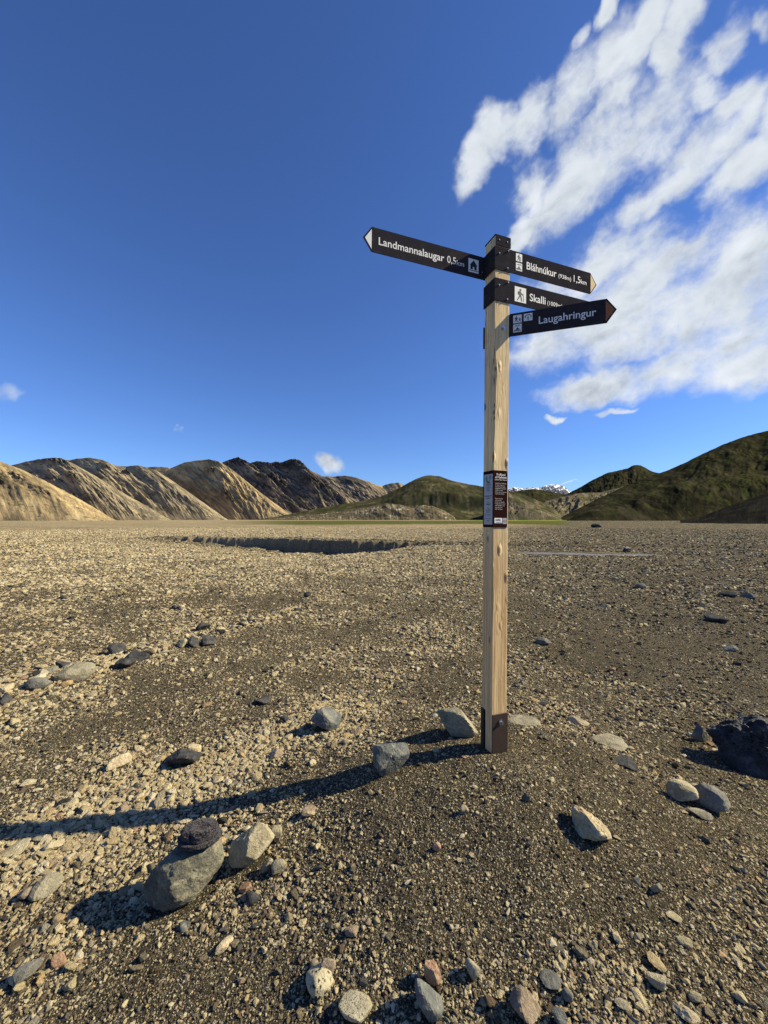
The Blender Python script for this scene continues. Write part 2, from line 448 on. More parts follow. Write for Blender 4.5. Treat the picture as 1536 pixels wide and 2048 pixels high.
# ------------------------------------------------------------------ hills and mountains
def hill_material(name, stops, moss=None, rock=(0.035, 0.033, 0.032), streak=1.0, snow=False, rockamt=0.5, mossamt=0.5, sc=1.0, iso=False):
    m, t, b = mat(name)
    uv = t.new('ShaderNodeUVMap'); uv.uv_map = 'UVMap'; uv = uv.outputs[0]
    st = t.noise(t.mapping(uv, (7.0 * streak * sc, 0.9 * sc, 1)), 1.0, 7, 0.62, 0.35)
    if iso:
        uv = t.v('MULTIPLY', t.new('ShaderNodeTexCoord').outputs['Object'], (0.01, 0.006, 0.016)); st = t.noise(uv, 2.5 * sc, 7, 0.65, 0.4)
    st2 = t.noise(t.mapping(uv, (30.0 * streak * sc, 2.0 * sc, 1)), 1.0, 5, 0.65, 0.3)
    st3 = t.noise(t.mapping(uv, (75.0 * streak * sc, 7.0 * sc, 1)), 1.0, 6, 0.75, 0.2)
    big = t.noise(uv, 1.6 * sc, 5, 0.6, 0.4)
    f = t.m('ADD', t.m('ADD', t.m('MULTIPLY', st, 0.56), t.m('ADD', t.m('MULTIPLY', st2, 0.36), t.m('MULTIPLY', st3, 0.46))), t.m('MULTIPLY', big, 0.62))
    f = t.sstep(f, 0.76, 1.24)
    c = t.ramp(f, stops)
    if moss:
        mf = t.m('MULTIPLY', t.sstep(t.noise(uv, 4.5 * sc, 7, 0.68, 0.4), 0.54 - 0.2 * mossamt, 0.62 - 0.2 * mossamt), 0.85)
        c = t.mix(mf, c, moss)
    rf = t.sstep(t.noise(uv, 9.0 * sc, 8, 0.7, 0.6), 0.635 - 0.12 * rockamt, 0.68 - 0.12 * rockamt)
    c = t.mix(t.m('MULTIPLY', rf, 0.8), c, rock)
    c = t.mix(t.m('MULTIPLY', t.sstep(t.noise(uv, 55.0 * sc, 5, 0.75), 0.52, 0.66), 0.45), c, t.mix(0.6, c, rock))
    ag = A('crag', t)
    c = t.mix(t.m('MULTIPLY', ag, t.sstep(t.noise(uv, 14 * sc, 6, 0.7), 0.38, 0.58)), c, rock)
    if snow:
        sf = A('snow', t)
        sn = t.sstep(t.m('ADD', sf, t.m('MULTIPLY', t.m('SUBTRACT', t.noise(t.mapping(uv, (3.5 * sc, 2 * sc, 1)), 1.0, 8, 0.75), 0.5), 3.0)), 0.70, 0.78)
        c = t.mix(sn, c, (0.82, 0.85, 0.90))
    t.put(b.inputs['Base Color'], c)
    b.inputs['Roughness'].default_value = 1.0
    b.inputs['Specular IOR Level'].default_value = 0.0
    h = t.m('ADD', t.m('ADD', st2, t.noise(uv, 30 * sc, 8, 0.75)), t.m('MULTIPLY', rf, 0.6))
    t.put(b.inputs['Normal'], t.bump(h, 0.5, 0.5 / sc))
    return m

def hill(name, label, crest, Yc, Yb, shift, material, zb=-2.0, amp=1.0, gf_=9.0, ns=340, nt=90, bulge=0.15, crag=0.0, back=1.0, rough=1.0, terr=0.0, crag_fn=None, snow=False, seed=0.0, lean=0.0):
    """A ridge of real relief. crest: (bearing, height) pairs read off the skyline; Yc / Yb: distance of crest and foot;
    shift: how far the foot of each fall line lies to the right of its crest point."""
    cp = np.array(crest, float)
    s = np.linspace(0, 1, ns)
    px = cp[0, 0] + s * (cp[-1, 0] - cp[0, 0])
    py = np.interp(px, cp[:, 0], cp[:, 1])
    # round the corners of the skyline a little, add small irregularity
    k = max(1, int(ns * 0.006)); ker = np.ones(2 * k + 1) / (2 * k + 1)
    py = np.convolve(np.pad(py, k, 'edge'), ker, 'valid')
    py = py - crag * (ridged2(px * 0.08 + seed, px * 0 + seed, 4) - 0.3) * 3.0 - rough * 0.5 * fbm2(px * 0.11 + seed, px * 0 + 3.3, 4)
    f = lambda v: np.interp(px, *zip(*v)) if isinstance(v, (list, tuple)) else np.full(ns, float(v))
    yc, yb, sh = f(Yc), f(Yb), f(shift)
    tx = (px - 768) / FPX; tz = (1038 - py) / FPX
    C = np.stack([tx * yc, yc, EYE + tz * yc], -1)
    bx = (px + sh - 768) / FPX
    B = np.stack([bx * yb, yb, np.full(ns, zb)], -1)
    # arc length along the crest in hundreds of metres
    seg = np.concatenate([[0], np.cumsum(np.linalg.norm(np.diff((C + B)[:, :2] / 2, axis=0), axis=1))]) / 100.0
    T = np.concatenate([np.linspace(0, 1, nt), 1 + back * np.linspace(0, 1, 26)[1:]])
    Sg, Tg = np.meshgrid(seg, T, indexing='ij')
    Pm = np.empty((ns, len(T), 3))
    H = np.maximum(C[:, 2] - zb, 0.5)[:, None]
    tt = np.minimum(Tg, 1)
    prof = tt + bulge * np.sin(np.pi * tt) * (1 - 0.3 * tt)
    if terr: prof = prof + terr * (ss(tt, 0.30, 0.42) - tt) * 0.5 * np.sin(np.pi * tt)
    bk = np.maximum(Tg - 1, 0)
    Pm[..., 0] = B[:, None, 0] * (1 - tt) + C[:, None, 0] * tt
    Pm[..., 1] = B[:, None, 1] * (1 - tt) + C[:, None, 1] * tt
    away = (C - B)[:, :2]
    Pm[..., 0] += away[:, None, 0] * bk; Pm[..., 1] += away[:, None, 1] * bk
    Pm[..., 2] = zb + H * prof - H * 1.05 * np.minimum(bk, 1) ** 1.4
    # spurs and gullies run down the fall line
    wv = 0.12 * fbm2(Sg * 1.3 + seed, Tg * 2.0, 3)
    g1 = ridged2((Sg + wv) * gf_ * 0.16 + seed, Tg * 0.9 + seed, 3, 0.5)
    g2 = ridged2((Sg + wv * 0.6) * gf_ * 0.85 + seed * 2, Tg * 2.4, 5, 0.6)
    g3 = fbm2(Sg * gf_ * 1.6 + seed, Tg * 9.0 + seed, 4, 0.6)
    env = np.sin(np.pi * np.clip(tt, 0, 1)) ** 0.8 * (Tg <= 1) + 0.35 * (Tg > 1) * np.minimum(bk * 6, 1) * (1 - np.minimum(bk, 1))
    dsp = env * H * amp * (0.13 * (g1 - 0.35) + 0.040 * (np.clip(g2, 0, 1) ** 2 - 0.2) + 0.016 * g3)
    cg = np.zeros_like(Sg)
    if crag_fn is not None:
        cg = crag_fn(px[:, None] + 0 * Tg, Tg)
        dsp = dsp + cg * H * 0.07 * ridged2(Sg * 9 + seed, Tg * 14, 4, 0.6) * np.minimum(env * 3, 1)
    Pm[..., 2] += dsp
    Pm[..., 1] -= dsp * 0.5
    me = mesh_np(name, Pm.reshape(-1, 3), grid_faces(ns, len(T)))
    slope = np.linalg.norm(C - B, axis=1).mean() / 100.0
    set_uv_from_verts(me, np.stack([Sg, Tg * slope], -1).reshape(-1, 2))
    add_attr(me, 'crag', np.clip(cg, 0, 1).ravel())
    if snow: add_attr(me, 'snow', np.clip((Tg - 0.35) * 1.2, 0, 1).ravel())
    me.materials.append(material)
    o = link(bpy.data.objects.new(name, me)); tag(o, label, kind='structure')
    return o

TAN = [(0.0, (0.11, 0.09, 0.06)), (0.25, (0.20, 0.155, 0.09)), (0.5, (0.32, 0.24, 0.13)), (0.75, (0.46, 0.345, 0.17)), (1.0, (0.58, 0.47, 0.27))]
GRY = [(0.0, (0.10, 0.088, 0.065)), (0.3, (0.19, 0.16, 0.11)), (0.55, (0.29, 0.24, 0.155)), (0.78, (0.42, 0.33, 0.19)), (1.0, (0.54, 0.43, 0.26))]
DRK = [(0.0, (0.055, 0.052, 0.046)), (0.35, (0.11, 0.096, 0.078)), (0.6, (0.19, 0.15, 0.11)), (0.8, (0.33, 0.255, 0.165)), (1.0, (0.46, 0.37, 0.23))]
GRN = [(0.0, (0.022, 0.022, 0.013)), (0.35, (0.045, 0.043, 0.023)), (0.65, (0.075, 0.069, 0.037)), (0.88, (0.13, 0.11, 0.062)), (1.0, (0.19, 0.15, 0.09))]
BRN = [(0.0, (0.05, 0.045, 0.035)), (0.35, (0.10, 0.085, 0.06)), (0.65, (0.17, 0.14, 0.09)), (1.0, (0.30, 0.26, 0.19))]
m_tan = hill_material('rhyolite_tan', TAN, moss=(0.15, 0.13, 0.07), mossamt=0.0, rockamt=0.35)
m_tan2 = hill_material('rhyolite_ochre', TAN, moss=(0.14, 0.125, 0.065), mossamt=-0.1, rockamt=0.15)
m_gry = hill_material('scree_grey', GRY, moss=(0.095, 0.09, 0.055), mossamt=0.1, rockamt=0.3)
m_drk = hill_material('scree_dark', DRK, moss=(0.06, 0.065, 0.04), mossamt=0.1, rockamt=0.65)
m_grn = hill_material('moss_green', GRN, moss=(0.035, 0.04, 0.017), mossamt=0.25, rockamt=0.1, streak=0.14, sc=1.2, iso=True)
m_grn2 = hill_material('moss_dark', [(p, tuple(v * 0.5 for v in c)) for p, c in GRN], moss=(0.042, 0.048, 0.015), mossamt=0.1, rockamt=0.3, streak=0.25, sc=1.6, iso=True)
m_brn = hill_material('slope_brown', BRN, moss=(0.06, 0.065, 0.03), mossamt=0.3, rockamt=0.1)
m_snow = hill_material('snow_rock', [(0, (0.05, 0.06, 0.08)), (1, (0.12, 0.13, 0.16))], snow=True, sc=0.35)
m_pale = hill_material('pale_cliff', [(0, (0.07, 0.058, 0.04)), (0.45, (0.12, 0.098, 0.065)), (0.72, (0.20, 0.16, 0.10)), (1, (0.52, 0.47, 0.37))], moss=(0.05, 0.053, 0.024), mossamt=0.2, rockamt=0.1, streak=1.8, sc=4)

def box_crag(*boxes):
    def fn(px, T):
        v = 0
        for (x, t_, rx, rt) in boxes:
            v = np.maximum(v, np.exp(-((px - x) / rx) ** 2 - ((T - t_) / rt) ** 2) * 1.5) if not np.isscalar(v) else np.exp(-((px - x) / rx) ** 2 - ((T - t_) / rt) ** 2) * 1.5
        return np.clip(v - 0.15, 0, 1)
    return fn

# left range, nearest spur first
hill('tan_hill', 'tan rhyolite hill with dark crags at the left edge',
     [(-900, 1041), (-640, 985), (-320, 905), (-160, 880), (-60, 902), (0, 923), (40, 938), (90, 962), (140, 988), (185, 1013), (222, 1036), (232, 1041)],
     [(-900, 400), (-320, 520), (232, 370)], [(-900, 330), (-320, 330), (232, 320)], [(-900, 0), (-320, 60), (0, 70), (140, 35), (232, 4)], m_tan, amp=0.42, gf_=9, bulge=0.10, seed=1.1,
     crag_fn=box_crag((18, 0.62, 26, 0.13), (60, 0.45, 25, 0.12), (-60, 0.5, 60, 0.2)))
hill('grey_slope', 'tan and grey scree mountain with pale rocky top on the left',
     [(-40, 960), (10, 934), (45, 924), (75, 918), (100, 915), (122, 916), (138, 924), (160, 935), (200, 958), (250, 988), (300, 1016), (335, 1037), (345, 1041)],
     [(-40, 700), (345, 480)], [(-40, 470), (345, 440)], [(-40, 110), (120, 110), (250, 45), (345, 4)], m_gry, amp=0.42, gf_=9, bulge=0.06, seed=2.7,
     crag_fn=box_crag((100, 0.93, 30, 0.07), (105, 0.55, 14, 0.1)))
hill('rounded_mountain', 'smooth grey rounded mountain behind the left scree slope',
     [(60, 960), (120, 925), (150, 917), (180, 915), (205, 920), (230, 931), (248, 934), (262, 931), (275, 930), (290, 935), (310, 940), (345, 962), (385, 990), (425, 1018), (450, 1036), (458, 1041)],
     [(60, 820), (458, 600)], [(60, 600), (458, 560)], [(60, 130), (230, 110), (345, 70), (458, 4)], m_gry, amp=0.36, gf_=8, bulge=0.07, seed=4.4,
     crag_fn=box_crag((190, 0.80, 10, 0.05), (235, 0.8, 7, 0.05)))
hill('dark_skyline_ridge', 'thin dark flat ridge showing behind the left mountains',
     [(0, 940), (50, 925), (90, 917), (140, 920), (200, 930), (290, 934), (320, 933.5), (345, 936), (400, 945)],
     [(0, 1100), (400, 1000)], [(0, 950), (400, 860)], 20, m_drk, amp=0.4, bulge=0.05, seed=5.9, ns=160, nt=30)
hill('ochre_mountain', 'pale ochre mountain with deep gullies left of the jagged peaks',
     [(270, 1000), (310, 962), (345, 934), (370, 924), (395, 920), (412, 919), (435, 922), (455, 933), (480, 952), (520, 985), (560, 1014), (590, 1035), (600, 1041)],
     [(270, 900), (600, 690)], [(270, 700), (600, 660)], [(270, 150), (412, 95), (480, 50), (600, 4)], m_tan2, amp=0.75, gf_=7, bulge=0.05, seed=6.3,
     crag_fn=box_crag((398, 0.75, 9, 0.06), (385, 0.3, 12, 0.08), (420, 0.95, 20, 0.05)))
hill('jagged_mountain', 'dark jagged mountain with scree gullies in the middle left',
     [(380, 960), (430, 935), (452, 922), (468, 916), (480, 920), (490, 925), (500, 927), (512, 922), (528, 924), (538, 927), (550, 923), (556, 926), (568, 923), (580, 919), (588, 918), (598, 924), (606, 932), (618, 940), (640, 950), (662, 968), (700, 992), (740, 1018), (765, 1034), (775, 1041)],
     [(380, 1150), (775, 900)], [(380, 880), (775, 850)], [(380, 150), (588, 120), (660, 60), (775, 4)], m_drk, amp=0.9, gf_=6, bulge=0.02, seed=8.2, crag=0.45,
     crag_fn=box_crag((470, 0.95, 30, 0.1), (560, 0.93, 50, 0.10), (500, 0.6, 30, 0.12), (590, 0.55, 30, 0.1)))
hill('brown_far_ridge', 'brown scree ridge running down behind the jagged mountain',
     [(600, 960), (640, 952), (665, 953), (690, 951), (712, 955), (730, 961), (742, 969), (770, 985), (800, 1005), (840, 1036)],
     [(600, 1500), (840, 1250)], [(600, 1180), (840, 1150)], [(600, 110), (742, 60), (840, 5)], m_drk, amp=0.6, gf_=4, bulge=0.03, seed=9.5, ns=220, crag=0.1)
hill('pink_far_hill', 'pinkish tan far hill left of the green hill',
     [(660, 985), (700, 960), (718, 957), (735, 962), (750, 969), (765, 972), (772, 969), (785, 966), (797, 965), (806, 969), (830, 985), (870, 1010), (900, 1036)],
     [(660, 1900), (900, 1700)], [(660, 1600), (900, 1560)], [(660, 90), (806, 40), (900, 5)], m_tan, amp=0.6, gf_=3, bulge=0.03, seed=10.5, ns=220)
# centre
hill('green_hill', 'low mossy green hill behind the plain in the middle',
     [(505, 1041), (560, 1032), (620, 1020), (680, 1009), (730, 1001), (765, 992), (795, 978), (820, 964), (838, 955), (858, 950), (878, 952), (900, 960), (930, 967), (965, 973), (1010, 979), (1050, 990), (1085, 1005), (1110, 1020), (1128, 1038)],
     [(505, 620), (860, 780), (1128, 640)], [(505, 590), (860, 560), (1128, 600)], [(505, -2), (1128, -4)], m_grn, amp=0.45, gf_=5, bulge=0.0, terr=0.55, seed=12.0)
hill('pale_bluff', 'eroded pale and rust bluff at the foot of the green hill',
     [(520, 1040), (575, 1034), (640, 1028), (700, 1021), (740, 1013), (772, 1007), (800, 1009), (822, 1016), (845, 1010), (865, 1012), (890, 1022), (908, 1033), (912, 1040)],
     560, 530, 2, m_pale, amp=0.8, gf_=22, bulge=0.12, seed=13.4, ns=300, nt=60)
hill('brown_side_hill', 'olive brown hill just right of the signpost',
     [(985, 1000), (1005, 990), (1018, 986), (1035, 992), (1062, 1006), (1090, 1020), (1118, 1034), (1126, 1041)],
     [(985, 560), (1126, 520)], 480, [(985, 10), (1126, 2)], m_brn, amp=1.1, gf_=9, bulge=0.1, seed=14.1, ns=200, nt=60)
# right
hill('snow_mountain', 'distant snow streaked blue mountain behind the right hills',
     [(960, 995), (1000, 983), (1015, 978), (1028, 974), (1036, 975), (1050, 977), (1065, 974), (1078, 976), (1090, 971), (1102, 969), (1110, 968.5), (1118, 970), (1128, 972), (1140, 982), (1180, 1000)],
     9000, 7600, 10, m_snow, amp=1.0, gf_=0.9, bulge=0.0, seed=15.5, crag=0.22, ns=300, nt=50, snow=True)
hill('dark_low_hill', 'dark low far hill below the snowy mountain',
     [(990, 1000), (1022, 984), (1045, 980), (1065, 978), (1085, 980), (1110, 985), (1145, 992), (1180, 1012)],
     3500, 3000, 5, m_grn2, amp=0.6, gf_=2, bulge=0.1, seed=16.5, ns=160, nt=40)
hill('brown_gully_hill', 'brown eroded hill with gullies below the pyramid hill',
     [(1060, 1020), (1090, 1003), (1120, 994), (1160, 986), (1200, 985), (1240, 975), (1280, 962), (1310, 955), (1360, 950), (1420, 945)],
     [(1060, 1000), (1420, 1250)], [(1060, 820), (1420, 820)], [(1060, 10), (1420, -30)], m_brn, amp=1.5, gf_=6, bulge=0.05, seed=17.7)
hill('pyramid_hill', 'dark pyramid shaped hill with a small knob on top',
     [(1080, 1012), (1130, 990), (1160, 975), (1185, 960), (1215, 946), (1245, 939), (1258, 936), (1266, 931), (1275, 929.5), (1284, 931), (1296, 938), (1306, 943), (1320, 946), (1345, 948), (1400, 960), (1460, 990)],
     [(1080, 1700), (1460, 1700)], 1350, [(1080, 40), (1275, 0), (1460, -40)], m_grn2, amp=0.7, gf_=4, bulge=0.05, seed=18.3)
hill('big_dark_hill', 'large dark mossy hillside rising off the right edge',
     [(1120, 1036), (1180, 1005), (1250, 972), (1300, 953), (1335, 941), (1370, 926), (1410, 906), (1450, 888), (1490, 873), (1536, 861), (1620, 842), (1760, 820), (1950, 830), (2150, 880), (2300, 960)],
     [(1120, 640), (1536, 800), (2300, 700)], [(1120, 560), (2300, 460)], [(1120, -4), (1536, -50), (2300, -60)], m_grn2, amp=0.75, gf_=4, bulge=0.02, seed=19.9, ns=420)
hill('green_bluff', 'steep green and black bluff at the foot of the right hillside',
     [(1135, 1040), (1150, 1032), (1180, 1016), (1220, 1001), (1270, 988), (1310, 977), (1350, 966), (1400, 958), (1460, 951), (1536, 941), (1640, 930), (1800, 935), (2000, 980)],
     [(1135, 360), (1536, 430), (2000, 430)], [(1135, 330), (1340, 330), (1536, 370), (2000, 340)], [(1135, 4), (1300, 20), (1536, 0), (2000, -20)], m_grn2, amp=0.8, gf_=12, bulge=0.2, seed=20.6, ns=420)
hill('dark_near_slope', 'black gravel slope coming in low from the right edge',
     [(1360, 1041), (1400, 1034), (1440, 1019), (1480, 1004), (1510, 994), (1536, 985), (1620, 958), (1760, 930), (1950, 930), (2150, 990)],
     [(1360, 150), (1536, 170), (2150, 200)], [(1360, 135), (1536, 112), (2150, 110)], [(1360, 0), (2150, -30)], hill_material('black_gravel_slope', [(0, (0.010, 0.010, 0.009)), (0.6, (0.020, 0.019, 0.016)), (1, (0.04, 0.037, 0.027))], moss=(0.022, 0.024, 0.010), mossamt=0.0, rockamt=0.2, sc=3.0), zb=-1.0, amp=0.35, gf_=14, bulge=0.05, seed=22.0)

# shallow stream on the right
wv_ = []; seg_n = 90
for i in range(seg_n + 1):
    u = i / seg_n
    x = 4.2 + u * 8.0; yy = 17.1 + 0.5 * math.sin(u * 5 + 0.5); hw = 0.95 * math.sin(math.pi * u) ** 0.5 + 0.02
    n_ = 0.3 * float(fbm2(u * 9, 0.3, 3)); hw *= 0.75 + 0.6 * float(fbm2(u * 14, 5.3, 2))
    wv_.append((x, yy - hw + n_, -0.050)); wv_.append((x, yy + hw * 0.8 + n_, -0.050))
wf_ = [(2 * i, 2 * i + 2, 2 * i + 3, 2 * i + 1) for i in range(seg_n)]
sme = bpy.data.meshes.new('stream'); sme.from_pydata(wv_, [], wf_)
m_water, t, b = mat('stream_water')
b.inputs['Base Color'].default_value = (0.14, 0.125, 0.10, 1)
b.inputs['Roughness'].default_value = 0.5
b.inputs['Specular IOR Level'].default_value = 0.3
t.put(b.inputs['Normal'], t.bump(t.noise(t.mapping(t.new('ShaderNodeTexCoord').outputs['Object'], (6, 20, 1)), 1.0, 4, 0.6), 0.5, 0.02))
sme.materials.append(m_water)
tag(link(bpy.data.objects.new('stream', sme)), 'thin shallow grey stream crossing the plain right of the post', kind='structure')

# ------------------------------------------------------------------ rock shapes and materials
def ico(sub):
    bm = bmesh.new(); bmesh.ops.create_icosphere(bm, subdivisions=sub, radius=1.0)
    co = np.array([v.co[:] for v in bm.verts]); fa = np.array([[v.index for v in f.verts] for f in bm.faces])
    bm.free(); return co, fa
ICO = {k: ico(k) for k in (1, 2, 3, 4, 5)}

def rock_shape(sub, seed, planes=12, soft=0.25, rough=0.05, freq=2.2, pit=0.0, faces=None):
    g = np.random.default_rng(seed)
    co, fa = ICO[sub]
    n = co / np.linalg.norm(co, axis=1)[:, None]
    pn = g.normal(size=(planes, 3)); pn /= np.linalg.norm(pn, axis=1)[:, None]
    pd = g.uniform(0.52, 0.95, planes)
    if faces:
        pn = np.array([f_[:3] for f_ in faces], float); pn /= np.linalg.norm(pn, axis=1)[:, None]; pd = np.array([f_[3] for f_ in faces])
    dt = n @ pn.T
    r = np.where(dt > 0.05, pd[None, :] / np.maximum(dt, 0.05), 9.0)
    r = np.minimum(r.min(axis=1), 1.1 + 0.45 * (soft < 0.31))
    ex = g.normal(size=(22, 3)); ex /= np.linalg.norm(ex, axis=1)[:, None]
    rr = np.minimum(r.min(axis=1), 1.6) if r.ndim > 1 else r
    sup = ((n * rr[:, None]) @ ex.T).max(axis=0) * g.uniform(0.90, 0.985, 22)
    d2 = n @ ex.T
    rr = np.minimum(rr, np.where(d2 > 0.05, sup[None, :] / np.maximum(d2, 0.05), 9.0).min(axis=1))
    r = rr
    so_ = soft * 0.45; r = r * (1 - so_) + so_ * 0.9
    off = g.uniform(0, 100, 3)
    q = n * freq + off
    r = r + rough * pn3(q) + rough * 0.6 * pn3(q * 2.3) + rough * 0.28 * (1 - 2 * np.abs(pn3(q * 5.1))) + rough * 0.25 * pn3(q * 11)
    if pit: r = r - pit * np.maximum(0, pn3(q * 6) - 0.15)
    P_ = n * r[:, None]
    mx = P_.max(0); mn = P_.min(0)
    P_ = (P_ - (mx + mn) / 2) / ((mx - mn) / 2)
    return P_, fa

def rock_mat(name, c1, c2, c3=None, spec_scale=60.0, speck=0.0, scale=9.0, bump=0.006, speckcol=(0.03, 0.03, 0.025), lichen=None):
    m, t, b = mat(name)
    P = t.new('ShaderNodeTexCoord').outputs['Object']
    rn = t.new('ShaderNodeObjectInfo').outputs['Random']
    off = t.new('ShaderNodeCombineXYZ'); t.put(off.inputs[0], t.m('MULTIPLY', rn, 50.0)); t.put(off.inputs[2], t.m('MULTIPLY', rn, 23.0))
    Q = t.v('ADD', P, off.outputs[0])
    c = t.mix(t.sstep(t.noise(Q, scale, 7, 0.65), 0.36, 0.64), c1, c2)
    if c3: c = t.mix(t.sstep(t.noise(Q, scale * 2.3, 6, 0.65, 0.5), 0.52, 0.66), c, c3)
    c = t.mix(t.m('MULTIPLY', t.sstep(t.noise(Q, scale * 14, 4, 0.7), 0.42, 0.62), 0.5), c, t.mix(0.5, c, (0.02, 0.02, 0.015)))
    if speck:
        Qs = t.v('ADD', Q, t.v('MULTIPLY', t.noise(Q, spec_scale * 1.3, 3, 0.6, col=True), (0.9 / spec_scale,) * 3))
        c = t.mix(t.m('MULTIPLY', t.m('MULTIPLY', t.sstep(t.voro(Qs, spec_scale), 0.40, 0.26), t.sstep(t.noise(Q, spec_scale * 0.35, 2, 0.5), 0.40, 0.5)), speck), c, speckcol)
    if name == 'stone_lava': b.inputs['Roughness'].default_value = 0.5; b.inputs['Specular IOR Level'].default_value = 0.35
    t.put(b.inputs['Base Color'], c)
    h = t.m('ADD', t.noise(Q, scale * 3, 8, 0.7), t.m('MULTIPLY', t.noise(Q, scale * 16, 4, 0.7), 0.35))
    t.put(b.inputs['Normal'], t.bump(h, 0.9, bump * 2.2))
    return m
RM = {
    'boulder': rock_mat('stone_boulder', (0.095, 0.095, 0.082), (0.22, 0.205, 0.145), (0.30, 0.27, 0.19), spec_scale=110, speck=0.55, scale=7),
    'tan': rock_mat('stone_tan', (0.30, 0.26, 0.16), (0.46, 0.40, 0.26), (0.54, 0.48, 0.33)),
    'cream': rock_mat('stone_cream', (0.38, 0.31, 0.19), (0.60, 0.52, 0.35), (0.52, 0.38, 0.20)),
    'olive': rock_mat('stone_olive', (0.22, 0.20, 0.14), (0.40, 0.36, 0.25), (0.30, 0.27, 0.19)),
    'blue': rock_mat('stone_bluegrey', (0.09, 0.10, 0.10), (0.20, 0.205, 0.185), (0.30, 0.285, 0.22)),
    'grey': rock_mat('stone_grey', (0.14, 0.14, 0.125), (0.27, 0.26, 0.22), (0.20, 0.19, 0.16)),
    'dark': rock_mat('stone_dark', (0.035, 0.037, 0.04), (0.085, 0.085, 0.083), (0.12, 0.11, 0.1)),
    'lava': rock_mat('stone_lava', (0.012, 0.013, 0.016), (0.035, 0.037, 0.043), (0.07, 0.072, 0.08), bump=0.012),
    'rust': rock_mat('stone_rust', (0.30, 0.17, 0.10), (0.46, 0.31, 0.20), (0.50, 0.40, 0.30)),
    'spot': rock_mat('stone_spotted', (0.42, 0.37, 0.24), (0.55, 0.49, 0.33), None, spec_scale=75, speck=0.95, scale=12),
    'speck': rock_mat('stone_speckled', (0.38, 0.34, 0.23), (0.52, 0.47, 0.33), None, spec_scale=170, speck=0.8, scale=12),
    'brown': rock_mat('stone_brown', (0.20, 0.155, 0.11), (0.34, 0.27, 0.19), (0.42, 0.33, 0.22)),
}
used_px = []; heroes = []
def rock(x0, y0, x1, y1, mt, label, name='stone', cat='stone', planes=10, soft=0.2, rough=0.05, flat=1.0, deep=0.85, rot=0.0, seed=None, sink=0.18, sub=None, tilt=0.0, group=None, pit=0.0, roll=0.0, shear=0.0, faces=None):
    """one stone lying on the ground. x0..y1 give its bearing and apparent size, from which its place and real size follow"""
    seed = seed if seed is not None else int(x0 * 7 + y0 * 13) % 9973
    cx = (x0 + x1) / 2
    G = pix_ground(cx, y1 - (y1 - y0) * 0.10)
    dist = math.hypot(G.y, 0)
    wd = (x1 - x0) / FPX * G.y                       # width
    th = math.atan2(EYE - G.z, math.hypot(G.x, G.y))
    slant = math.hypot(math.hypot(G.x, G.y), EYE - G.z)
    # apparent vertical size, corrected for the stretch of a wide lens
    Hh = (y1 - y0) / FPX * G.y * (G.y / slant if False else math.cos(th))
    dp = wd * deep
    ee = EYE - G.z
    dq = dp * 0.6
    h = ee - (G.y + dq) * (ee / G.y - (y1 - y0) / FPX)
    h = max(h, 0.4 * min(wd, (y1 - y0) / FPX * G.y)) * (0.8 if name == 'boulder' else 0.92)
    h *= flat
    s_ = sub or (5 if wd * FPX / G.y > 60 else 4 if wd * FPX / G.y > 24 else 3)
    co, fa = rock_shape(s_, seed, planes, soft, rough, pit=pit, faces=faces)
    hx, hy, hz = wd / 2, dp / 2, h / 2 * (1 + sink)
    co = co * np.array([hx, hy, hz])
    co[:, 0] += shear * co[:, 2]
    if roll:                                          # turned in its own face before it lies down
        c_, s2 = math.cos(R(roll)), math.sin(R(roll))
        co = co @ np.array([[c_, 0, s2], [0, 1, 0], [-s2, 0, c_]])
    me = mesh_np(name, co, fa, smooth=soft > 0.36)
    me.materials.append(RM[mt])
    heroes.append((label, (x0 + x1) / 2, y1, G.x, G.y, wd))
    o = bpy.data.objects.new(name, me)
    fw = Vector((G.x, G.y, 0)).normalized()
    c = G + fw * dp * 0.42
    zc_ = float(zground(c.x, c.y))
    o.location = (c.x, c.y, zc_ + hz - h * sink)
    o.rotation_euler = (R(tilt), 0, R(rot) - math.atan2(G.x, G.y) * 0.6)
    link(o); tag(o, label, cat, group)
    used_px.append((c.x, c.y, max(wd, dp) * 0.5))
    return o

BOULDER = rock(290, 1672, 443, 1842, 'boulder', 'large two-tone grey boulder with a patterned cloth cap on top', name='boulder', cat='boulder', planes=9, soft=0.18, rough=0.05, deep=0.62, seed=21, sink=0.08, sub=5, shear=0.06, faces=[(0.45, -0.85, 0.18, 0.62), (-0.80, -0.60, 0.02, 0.76), (0.05, -0.10, 1, 0.80), (0.90, -0.30, 0.35, 0.92), (0.80, -0.45, -0.50, 0.68), (0.9, 0.4, 0, 0.9), (0, 1, 0.1, 0.8), (-0.6, 0.5, 0.5, 0.8), (-0.5, -0.4, 0.8, 0.90), (0.0, -0.9, -0.6, 0.84), (0, 0, -1, 0.9)])
rock(458, 1660, 545, 1754, 'tan', 'pale tan smooth stone right beside the capped boulder', planes=8, soft=0.25, rough=0.04, deep=0.55, seed=5, shear=0.25, faces=[(0.45, -0.75, 0.40, 0.62), (-0.85, -0.5, 0.1, 0.70), (0.1, 0, 1, 0.9), (0.8, 0.1, 0.6, 0.9), (0.8, -0.3, -0.5, 0.72), (-0.6, 0.1, 0.7, 0.8), (0, 1, 0, 0.8), (-0.2, -0.85, -0.5, 0.8)])
rock(621, 1408, 683, 1470, 'blue', 'pale blue-grey faceted stone behind the post shadow', planes=7, soft=0.05, deep=0.8, seed=91)
rock(745, 1478, 820, 1564, 'blue', 'slate blue angular stone lying in the post shadow', planes=7, soft=0.05, deep=0.8, seed=33)
